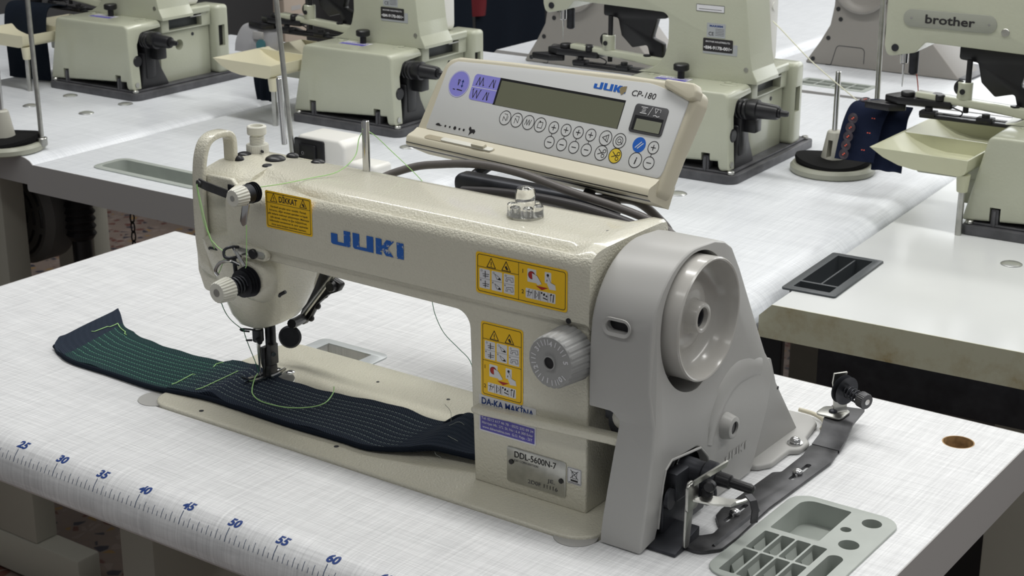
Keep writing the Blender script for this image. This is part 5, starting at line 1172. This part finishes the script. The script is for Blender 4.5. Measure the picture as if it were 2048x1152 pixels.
    q = MB(); q.prism(rpoly([(-352, 90), (-330, 82), (-262, 84), (-262, 112), (-340, 116)], 5), 'z', 131, 140, 1.5); q.cyl((-322, 96, 140), (0, 0, 1), 9, 6, 16, 1); q.cyl((-286, 98, 140), (0, 0, 1), 8, 7, 16, 1); q.cyl((-278, 88, 140), (0, 0, 1), 6, 8, 14, 1)
    q.prism(rpoly([(-380, 84), (-340, 78), (-318, 92), (-350, 108)], 4), 'z', 121, 130, 1.5); q.tube([(-264, 88, 134), (-248, 84, 130), (-252, 84, 124), (-272, 86, 124)], 0.9, 8, 4); q.build('work_clamp', M_BLACK, r)
    q = MB(); q.box(-300, -158, 78, 90, 118, 122, 1); q.box(-300, -158, 104, 114, 116, 120, 1)
    for x in (-290, -218): q.box(x-10, x+10, 76, 92, 121, 127, 1); q.cyl((x, 84, 126), (0, 0, 1), 5, 5, 14)
    q.build('clamp_rail', M_BLACK, r)
    q = MB(); q.box(-300, -150, 84, 124, 46, 71, 3); q.box(-240, -150, 88, 124, 14, 48, 3); q.build('machine_bed', G, r)
    q = MB(); q.prism(rpoly([(-262, 210), (-160, 208), (-160, 196), (-176, 194), (-184, 166), (-166, 160), (-164, 124), (-182, 128), (-190, 156), (-214, 150), (-232, 166), (-238, 190), (-262, 192)], 4), 'y', 98, 112, 2)
    q.tube([(-246+2.2*math.sin(k*1.2), 92+2.2*math.cos(k*1.2), 192-k*1.0) for k in range(46)], 1.2, 6); q.cyl((-246, 92, 128), (0, 0, 1), 3.6, 66, 14); q.sphere((-256, 94, 158), 8, (1, 0.7, 1.2), 14); q.build('lifting_bracket', M_BLACK, r)
    # handwheel side / pulley guard on the far side
    q = MB(); q.box(-120, -30, 152, 190, 134, 300, 10, 4); q.cyl((-30, 168, 216), (1, 0, 0), 6, 1.5, 16); q.build('pulley_guard', M_WHITE, r)
    return r
proto = machine()
spots = [((-704, 729, 0), 1.0, 'leftmost cream button sewing machine, on the left table, black cloth hanging behind it'),
         ((-190, 781, 0), 1.2, 'cream button sewing machine standing behind the small white switch box'),
         ((345, 832, 0), 2.4, 'cream button sewing machine directly behind the control panel, its black model plate in view'),
         ((884, 806, 0), 3.0, 'cream button sewing machine at the right with a long brand name plate on its arm')]
MACH = []
for k, (loc, yw, lab) in enumerate(spots):
    o = proto if k == 0 else copy_tree(proto)
    o.location = W(loc); o.rotation_euler.z = math.radians(yw); o['label'] = lab; o['group'] = 'button sewing machines in the row behind'
    MACH.append(o)

# button trays on their posts --------------------------------------------
def button_tray(mt_):
    r = thing('button_tray', 'x', 'tray', (0, 0, 0))
    q = MB()
    O_ = [(8, 95), (7.2, 82), (4, 77), (-3, 74.6), (-58, 74.6), (-78, 77.5), (-98, 84.5), (-116, 95)]      # outer profile, right rim to left lip
    I_ = [(5.6, 95), (4.9, 83), (2.2, 79.2), (-4, 77), (-57, 77), (-77, 80), (-97, 87), (-112.6, 95)]
    def strip(ya, yb, inner):
        pr_ = I_ if inner else O_; v = [[q.bm.verts.new((x, yy, z_)) for x, z_ in pr_] for yy in (ya, yb)]
        for i in range(len(pr_)-1):
            q.bm.faces.new((v[0][i], v[0][i+1], v[1][i+1], v[1][i]))
        return v
    out_ = strip(-12, 190, False)
    for v in out_: q.bm.faces.new(v)
    rim = [(-12, -9.6), (87.8, 90.2), (187.6, 190)]
    for ya, yb in ((-9.6, 87.8), (90.2, 187.6)):
        v = strip(ya, yb, True)
        for w_ in v: q.bm.faces.new(w_)
    def quad(x0, x1, ya, yb): q.bm.faces.new([q.bm.verts.new(p) for p in ((x0, ya, 95), (x1, ya, 95), (x1, yb, 95), (x0, yb, 95))])
    for ya, yb in rim: quad(-116, 8, ya, yb)
    for ya, yb in ((-9.6, 87.8), (90.2, 187.6)): quad(5.6, 8, ya, yb); quad(-116, -112.6, ya, yb)
    bmesh.ops.remove_doubles(q.bm, verts=q.bm.verts[:], dist=0.01)
    q.build('tray_pan', mt_, r, ang=40)
    for x, y in ((0, 0), (6, 118)):
        q = MB(); q.lathe([(6.2, 54), (6.6, 55), (8.4, 75)], (x, y, 0), (0, 0, 1), 14); q.build('post_socket', mt_, r)
        q = MB(); q.cyl((x, y, 0.1 if y == 0 else 14), (0, 0, 1), 4.0, 56 if y == 0 else 42, 16); q.build('post', M_BRUSH, r)
    return r
bt = button_tray(M_BTRAY); bt2 = button_tray(M_BTRAYG)
bt.location = W((-401, 738, 0)); bt['label'] = 'pale yellow two-part button tray on a steel post behind the head of the foreground machine'
b3 = copy_tree(bt); b3.location = W((-919, 687, 0)); b3['label'] = 'pale yellow button tray cut off by the left edge of the picture'
bt2.location = W((672, 790, 0)); bt2['label'] = 'greenish yellow two-part button tray on two posts at the right'
b4 = copy_tree(bt2); b4.location = W((134, 810, 0)); b4['label'] = 'button tray mostly hidden behind the control panel'
for o in (bt, b3, bt2): o['group'] = 'button trays beside the machines'
for o in list(b4.children_recursive)+[b4]: bpy.data.objects.remove(o)

# spool stands ----------------------------------------------------------
def spool_stand():
    r = thing('spool_stand', 'x', 'thread stand', (0, 0, 0))
    q = MB(); q.lathe([(56, 0.2), (58, 2), (58, 8), (55, 12), (50, 13)], (0, 0, 0), (0, 0, 1), 48); q.build('base_disc', M_BTRAYG, r).data.materials[0] = mat('sage_plastic', (0.36, 0.365, 0.30), 0.35)
    q = MB(); n = 60; ring = lambda rr, h, wv: [(rr*math.cos(2*PI*i/n), rr*math.sin(2*PI*i/n), h+wv*math.sin(2*PI*i/n*2+0.6)) for i in range(n)]
    q.loft([ring(50, 12, 0.5), ring(52, 16, 3.5), ring(51, 20, 3.5), ring(20, 20, 1)]); q.build('felt_pad', M_FELT, r)
    q = MB(); q.lathe([(17, 14), (17, 18), (10, 56), (8, 58)], (0, 0, 0), (0, 0, 1), 28); c = MB(); c.box(-3.4, 3.4, -30, 0, 22, 46); q.cut(c); q.build('cone', mat('cone_plastic', (0.47, 0.46, 0.40), 0.4), r)
    q = MB(); q.cyl((0, 0, 50), (0, 0, 1), 3.8, 90, 16, 0.8); q.build('spool_pin', M_STEEL, r)
    q = MB(); q.cyl((47, 30, 8), (-0.015, 0, 1), 3.6, 520, 16); q.cyl((47, 30, 6), (0, 0, 1), 8, 12, 16, 1); q.build('guide_pole', M_BRUSH, r)
    return r
ss = spool_stand()
for k, (loc, lab, tilt) in enumerate((((418, 982, 0), 'thread stand with black felt pad on the round base, left of the garment with buttons', 0), ((-616, 398, 0), 'thread stand with black felt pad at the left edge of the picture', 0), ((-205, 499, 0), 'thread stand whose two bare rods rise behind the head of the foreground machine', 0))):
    o = ss if k == 0 else copy_tree(ss)
    o.location = W(loc); o['label'] = lab; o['group'] = 'thread stands behind the machines'
    if k == 2: STAND3 = o
for ch in kids(STAND3):
    if ch.name.startswith(('cone', 'felt_pad')): bpy.data.objects.remove(ch)
for ch in kids(STAND3):
    if ch.name.startswith('guide_pole'): ch.rotation_euler = (0, math.radians(-4), 0); ch.location.x = -0.028; ch.location.y = 0.019
    if ch.name.startswith('spool_pin'): ch.rotation_euler = (0, math.radians(-3), 0); ch.location = (0.046, 0.006, 0)

# garment pieces hanging at the needle ends --------------------------------
def drape(name, path, width, mt_, lab, cat, loc, wdir=(0, 1, 0), fold=3.0, hem=0.0):
    """cloth following path in space, width along wdir"""
    P = crom(path, 6); wv = Vector(wdir).normalized(); q = MB(); n = 14; rings = []
    for i, p in enumerate(P):
        t = (P[min(i+1, len(P)-1)]-P[max(i-1, 0)]).normalized(); nn = t.cross(wv).normalized(); row = []
        for j in range(n+1):
            row.append(p+wv*width*(j/n-0.5)+nn*fold*math.sin(j*0.9+i*0.18)*(i/len(P)))
        rings.append((row, nn))
    t = q.bm; A = [[t.verts.new(v+nn*1.1) for v in row] for row, nn in rings]; B = [[t.verts.new(v-nn*1.1) for v in row] for row, nn in rings]
    fs = []
    for i in range(len(A)-1):
        for j in range(n):
            fs.append(t.faces.new((A[i][j], A[i+1][j], A[i+1][j+1], A[i][j+1]))); fs.append(t.faces.new((B[i][j], B[i][j+1], B[i+1][j+1], B[i+1][j])))
        for j in (0, n): fs.append(t.faces.new((A[i][j], B[i][j], B[i+1][j], A[i+1][j])))
    for j in range(n):
        for i in (0, len(A)-1): fs.append(t.faces.new((A[i][j], A[i][j+1], B[i][j+1], B[i][j])))
    bmesh.ops.recalc_face_normals(t, faces=fs)
    o = q.build(name, mt_, None, ang=60, loc=loc); tag(o, lab, cat); return o
gc = drape('garment_piece', [(520, 936, 119), (512, 912, 121), (506, 892, 118), (502, 880, 100), (499, 874, 74), (497, 870, 50)], 52, M_NAVYCLOTH, 'navy garment piece with a column of round dark buttons, held in a clamp', 'garment', (508, 895, 118), (1, 0.12, 0), 1.2)
def button(p, nrm, par, col=None):
    q = MB(); n = Vector(nrm).normalized(); q.lathe([(0.1, 0), (6.4, 0.2), (6.9, 1.4), (5.2, 2.0), (3.8, 1.3), (0.1, 1.2)], p, n, 20); b = q.build('button', mat('dark_button', (0.045, 0.035, 0.045), 0.3), par)
    a = n.orthogonal().normalized(); q = MB(); q.cyl(Vector(p)+n*1.2+a*1.2, n, 0.9, 0.7, 8); q.cyl(Vector(p)+n*1.2-a*1.2, n, 0.9, 0.7, 8); q.build('button_stitch', M_RTHREAD, b)
for x, y, z_ in ((492, 871, 105), (490.5, 868.5, 93), (489, 866.5, 81.5), (487.5, 865, 70), (486, 863.5, 58.5)): button((x, y, z_), (-0.05, -1, 0.16), gc)
for x, y in ((492, 905), (520, 900)): button((x, y, 122.5), (0, -0.25, 1), gc)
for x, y, z_ in ((515, 883, 106), (513, 876, 88), (509, 871, 66)):
    q = MB(); q.cyl((x-1.2, y-2, z_), (0, -1, 0.1), 0.8, 1.2, 8); q.build('stitch_dot', M_RTHREAD, gc)
    q = MB(); q.cyl((x+1.8, y-2, z_), (0, -1, 0.1), 0.8, 1.2, 8); q.build('stitch_dot', M_RTHREAD, gc)
drape('garment_piece', [(533, 915, 118), (533, 900, 104), (534, 893, 76), (535, 888, 46), (536, 884, 39)], 40, M_NAVYCLOTH, 'lower navy flap hanging below the button tray at the right', 'garment', (546, 893, 76), (1, 0.1, 0), 1.5)
drape('garment_piece', [(-1010, 812, 122), (-1008, 786, 128), (-1005, 764, 122), (-1000, 752, 90), (-996, 748, 40), (-992, 745, 3)], 98, M_BLACKCLOTH, 'black cloth draped over the bed of the leftmost button machine', 'garment', (-1000, 765, 120), (1, 0.1, 0), 3)
g3 = drape('garment_piece', [(-520, 905, 108), (-528, 880, 122), (-535, 862, 120), (-540, 850, 100), (-542, 846, 82)], 84, M_GREYCLOTH, 'grey cloth piece with a teal round patch behind the middle button tray', 'garment', (-535, 862, 120), (1, 0.15, 0), 3)
q = MB(); q.cyl((-524, 842, 97), (0.1, -1, 0.25), 9, 2.2, 24); q.build('round_patch', mat('teal_glass', (0.05, 0.14, 0.16), 0.2), g3)
q = MB(); q.prism(rpoly(rect(-546, 104, -524, 117), 2), 'y', 846, 849, 0.6); q.build('rectangular_patch', M_EDGE, g3)
drape('garment_piece', [(-536, 868, 84), (-538, 858, 70), (-534, 852, 40), (-528, 850, 4)], 34, M_BLACKCLOTH, 'black cloth tail hanging beneath the middle button tray', 'garment', (-536, 868, 84), (1, 0.1, 0), 3)

# screw caps in the tables behind
def table_local(T, x, y):
    a = T.rotation_euler.z; dx, dy = x-T.location.x/S, y-T.location.y/S
    return (T.location.x/S+dx*math.cos(a)+dy*math.sin(a), T.location.y/S-dx*math.sin(a)+dy*math.cos(a))
for T, x, y in ((TB, -146.3, 747.8), (TB, -120, 640), (TD, 168.2, 615.8), (TD, 303.9, 814.7-60), (TD, 310.2, 700), (TA, -831.9, 699.9), (TA, -823, 610), (TA, -705.6, 625.8), (TA, -707, 709), (TC, 764.3, 713.4)):
    p = table_local(T, x, y); q = MB(); q.lathe([(11.5, 0), (12.2, 0.7), (11, 1.6), (7, 2.8), (0.2, 3.3)], (p[0], p[1], 0), (0, 0, 1), 32); q.build('screw_cap', mat('satin_cap', (0.75, 0.76, 0.74), 0.28, metal=0.85), T)

# sunken trays of the tables behind
t1 = thing('sunken_tray', 'long grey-green tray sunk into the table left behind the machine head', 'tray', (-328, 430, 0))
q = MB(); q.prism(rpoly(rect(-434, 398, -222, 462), 16, 7), 'z', -0.4, 1.6, 0.7); q.join(MB().prism(rpoly(rect(-427, 405, -229, 455), 11, 6), 'z', -28, 0.5)); c = MB(); c.prism(rpoly(rect(-424, 408, -232, 452), 9, 6), 'z', -25, 6); q.cut(c); q.build('tray_body', M_TRAY, t1)
t2 = thing('sunken_tray', 'charcoal divided tray sunk into the glossy white table at the right', 'tray', (891, 445, 0))
q = MB(); q.prism(rpoly(rect(593, 498, 655, 648), 3), 'z', -0.4, 2.4, 0.8); q.join(MB().prism(rpoly(rect(599, 505, 649, 641), 3), 'z', -28, 0.5))
q.cut(MB().box(603, 645, 532, 638, -26, 6, 1), MB().box(603, 645, 508, 528, -26, 6, 1)); q.box(623, 625, 530, 640, -26, 0.5); q.build('tray_body', M_TRAYB, t2)
t2.rotation_euler.z = TC.rotation_euler.z
t3 = thing('sunken_tray', 'faint green divided tray sunk into the far table before the taupe machine', 'tray', (170, 1530, 0))
q = MB(); q.prism(rpoly(rect(102, 1500, 236, 1560), 6), 'z', -0.4, 1.4, 0.5); q.join(MB().prism(rect(109, 1507, 229, 1553), 'z', -26, 0.5)); q.cut(*[MB().box(110+k*30, 137+k*30, 1509, 1528, -24, 5) for k in range(4)], *[MB().box(110+k*30, 137+k*30, 1532, 1551, -24, 5) for k in range(4)]); q.build('tray_body', M_TRAY, t3)

# taupe machine on the far table, seen from its wheel side
fm = thing('sewing_machine', 'taupe sewing machine on the far table, its round wheel at the top edge', 'sewing machine', (180, 1720, 0))
q = MB(); q.prism(rpoly([(34, 0.5), (62, 42), (80, 74), (86, 110), (90, 200), (110, 240), (240, 240), (246, 110), (262, 74), (330, 0.5)], [2, 6, 12, 14, 20, 20, 20, 14, 10, 2]), 'y', 1690, 1790, 4, 3); fb = q.build('side_cover', M_BROWN, fm)
q = MB(); q.lathe([(52, 0), (56, 2), (56, 12), (52, 14), (46, 12), (40, 6), (30, 4), (26, 6), (12, 6), (10, 14), (2, 14)], (140, 1692, 132+24), (0, -1, 0), 48); q.build('handwheel', M_BROWN, fm)
for x, z_ in ((94, 104), (100, 86), (78, 50), (50, 9)):
    q = MB(); q.cyl((x, 1690.5, z_), (0, -1, 0), 4, 1.5, 16); q.build('cover_screw', M_BLACK, fb)
sh = Sheet((0, 1689.9, 0), (1, 0, 0), (0, 0, 1)); sh.stroke('k', rpoly([(76, 1), (86, 1), (96, 38), (150, 38), (150, 10)], [0, 3, 8, 8, 0]), 1.2); sh.build(fb, {'k': ('cover_groove', M_DARK)})
q = MB(); q.box(60, 345, 1695, 1840, 0.3, 4, 1); q.build('bed', M_BASE, fm)

fm2 = copy_tree(fm); fm2.location = W((-250, 1430, 0)); fm2['label'] = 'taupe sewing machine seen through the arch of the machine behind the control panel'
fm['group'] = fm2['group'] = 'taupe machines on the far tables'
# thread from the middle machine to the right hand stand
q = MB(); q.tube([(354, 905, 212), (372, 903, 199), (420, 901, 162), (488, 900, 119)], 0.8, 6, 5)
tag(q.build('cream_thread', M_CTHREAD, None, loc=(488, 900, 119)), 'taut cream thread running down from the middle machine to the navy garment', 'thread')
q = MB(); q.tube([(549, 918, 176), (553, 920, 160), (556, 922, 138), (556, 922, 121)], 0.7, 6, 3)
tag(q.build('red_thread', M_RTHREAD, None, loc=(552, 919, 160)), 'red thread hanging from the needle of the right-hand button machine', 'thread')

# under the tables: motors, hose, chain, castor
def motor(loc, lab):
    r = thing('clutch_motor', lab, 'motor', loc); x, y, z_ = loc
    q = MB(); q.lathe([(80, 0), (84, -6), (84, -50), (74, -64), (0.2, -64)], loc, (0, -1, 0), 56); q.lathe([(80, 0), (75, 6), (36, 12), (0.2, 13)], loc, (0, -1, 0), 56); q.build('housing', mat('motor_grey', (0.13, 0.13, 0.125), 0.5), r)
    for rr, h in ((67, 7.6), (52, 9.8), (37, 12.0), (22, 13.0)):
        for a0, a1 in ((200, 340), (20, 160), (350, 375)):
            q = MB(); pts = [(x+rr*math.cos(math.radians(a0+(a1-a0)*k/14)), y-h+1.2, z_+rr*math.sin(math.radians(a0+(a1-a0)*k/14))) for k in range(15)]
            q.tube(pts, 3.0, 6); q.build('vent_slot', M_BLACK, r)
    q = MB(); q.box(x-14, x+14, y+14, y+50, z_+78, -46, 3); q.build('hanger', M_BASE, r)
    return r
motor((-764, 520, -150), 'dark round motor with curved vent slots hanging under the left table')
motor((826, 584, -134), 'dark round motor with curved vent slots hanging under the glossy white table')
q = MB(); q.lathe([(17, 0)]+[(24 if k % 2 else 20, 6*k+3) for k in range(22)]+[(24, 138)], (-664, 562, -236+50), (0, 0, 1), 24); q.lathe([(16, -80), (16, 2)], (-664, 562, -236+50), (0, 0, 1), 20)
tag(q.build('corrugated_hose', M_BLACK, None, loc=(-664, 562, -100)), 'black corrugated hose hanging under the table behind', 'hose')
q = MB()
for k in range(20):
    z_ = -46-k*15; a = (k % 2)*PI/2; c_, s_ = math.cos(a), math.sin(a)
    q.tube([(-541+4*c_*math.cos(t_*PI/4), 561+4*s_*math.cos(t_*PI/4), z_-9+9*math.sin(t_*PI/4)) for t_ in range(9)], 1.2, 6)
tag(q.build('pedal_chain', M_BLACK, None, loc=(-541, 561, -46)), 'thin dark pedal chain hanging under the table behind', 'chain')
cs = thing('castor', 'teal castor wheel on the floor seen under the table behind', 'castor', (-1480, 1500, -750))
q = MB(); q.cyl((-1500, 1480, -688), (1, -0.3, 0), 61, 34, 36, 6); q.build('wheel', mat('teal_rubber', (0.02, 0.09, 0.10), 0.5), cs)
q = MB(); q.cyl((-1470, 1466, -688), (1, -0.3, 0), 26, 16, 24, 3); q.box(-1500, -1440, 1440, 1540, -640, -600, 4); q.build('hub', M_BRUSH, cs)
# pale machine stand and dark shapes along the left wall
st = thing('equipment_stand', 'pale grey steel stand on the floor beyond the left tables', 'stand', (-1740, 1480, -750))
q = MB(); q.box(-1850, -1700, 1440, 1500, -749, -690, 5); q.box(-1790, -1745, 1450, 1495, -692, -400, 4); q.build('frame', mat('pale_grey_paint', (0.55, 0.55, 0.57), 0.5), st)
drape('hanging_cloth', [(-2030, 3330, 60), (-2020, 3335, -120), (-2010, 3340, -260), (-2005, 3338, -330)], 190, mat('dark_red_cloth', (0.13, 0.01, 0.015), 0.9), 'dark red cloth hanging in the gloom behind the machines', 'cloth', (-2010, 3335, -200), (0.25, 1, 0), 14)
drape('hanging_cloth', [(-1990, 3120, 60), (-1980, 3125, -220), (-1975, 3128, -520)], 340, M_BLACKCLOTH, 'long black cloth hanging left of the dark red cloth', 'cloth', (-1980, 3120, -200), (0.2, 1, 0), 16)
drape('hanging_cloth', [(-1990, 3560, 60), (-1980, 3560, -220), (-1975, 3560, -520)], 330, M_BLACKCLOTH, 'long black cloth hanging right of the dark red cloth', 'cloth', (-1980, 3560, -200), (0.2, 1, 0), 16)
cb = thing('switch_cabinet', 'beige cabinet panel with dark and yellow labels near the left wall', 'cabinet', (-1600, 2080, -750))
q = MB(); q.box(-1640, -1600, 2035, 2118, -749, 120, 3); q.build('cabinet_body', mat('beige_cabinet', (0.42, 0.35, 0.29), 0.5), cb)
sh = Sheet((-1599.8, 2040, -150), (0, 1, 0), (0, 0, 1)); sh.rrect('k', 22, 46, 58, 58, 2); sh.rrect('y', 20, 20, 44, 34, 1); sh.rrect('k', 46, 20, 64, 34, 1); sh.build(cb, {'k': ('dark_label', M_EDGE), 'y': ('yellow_label', M_YEL)})
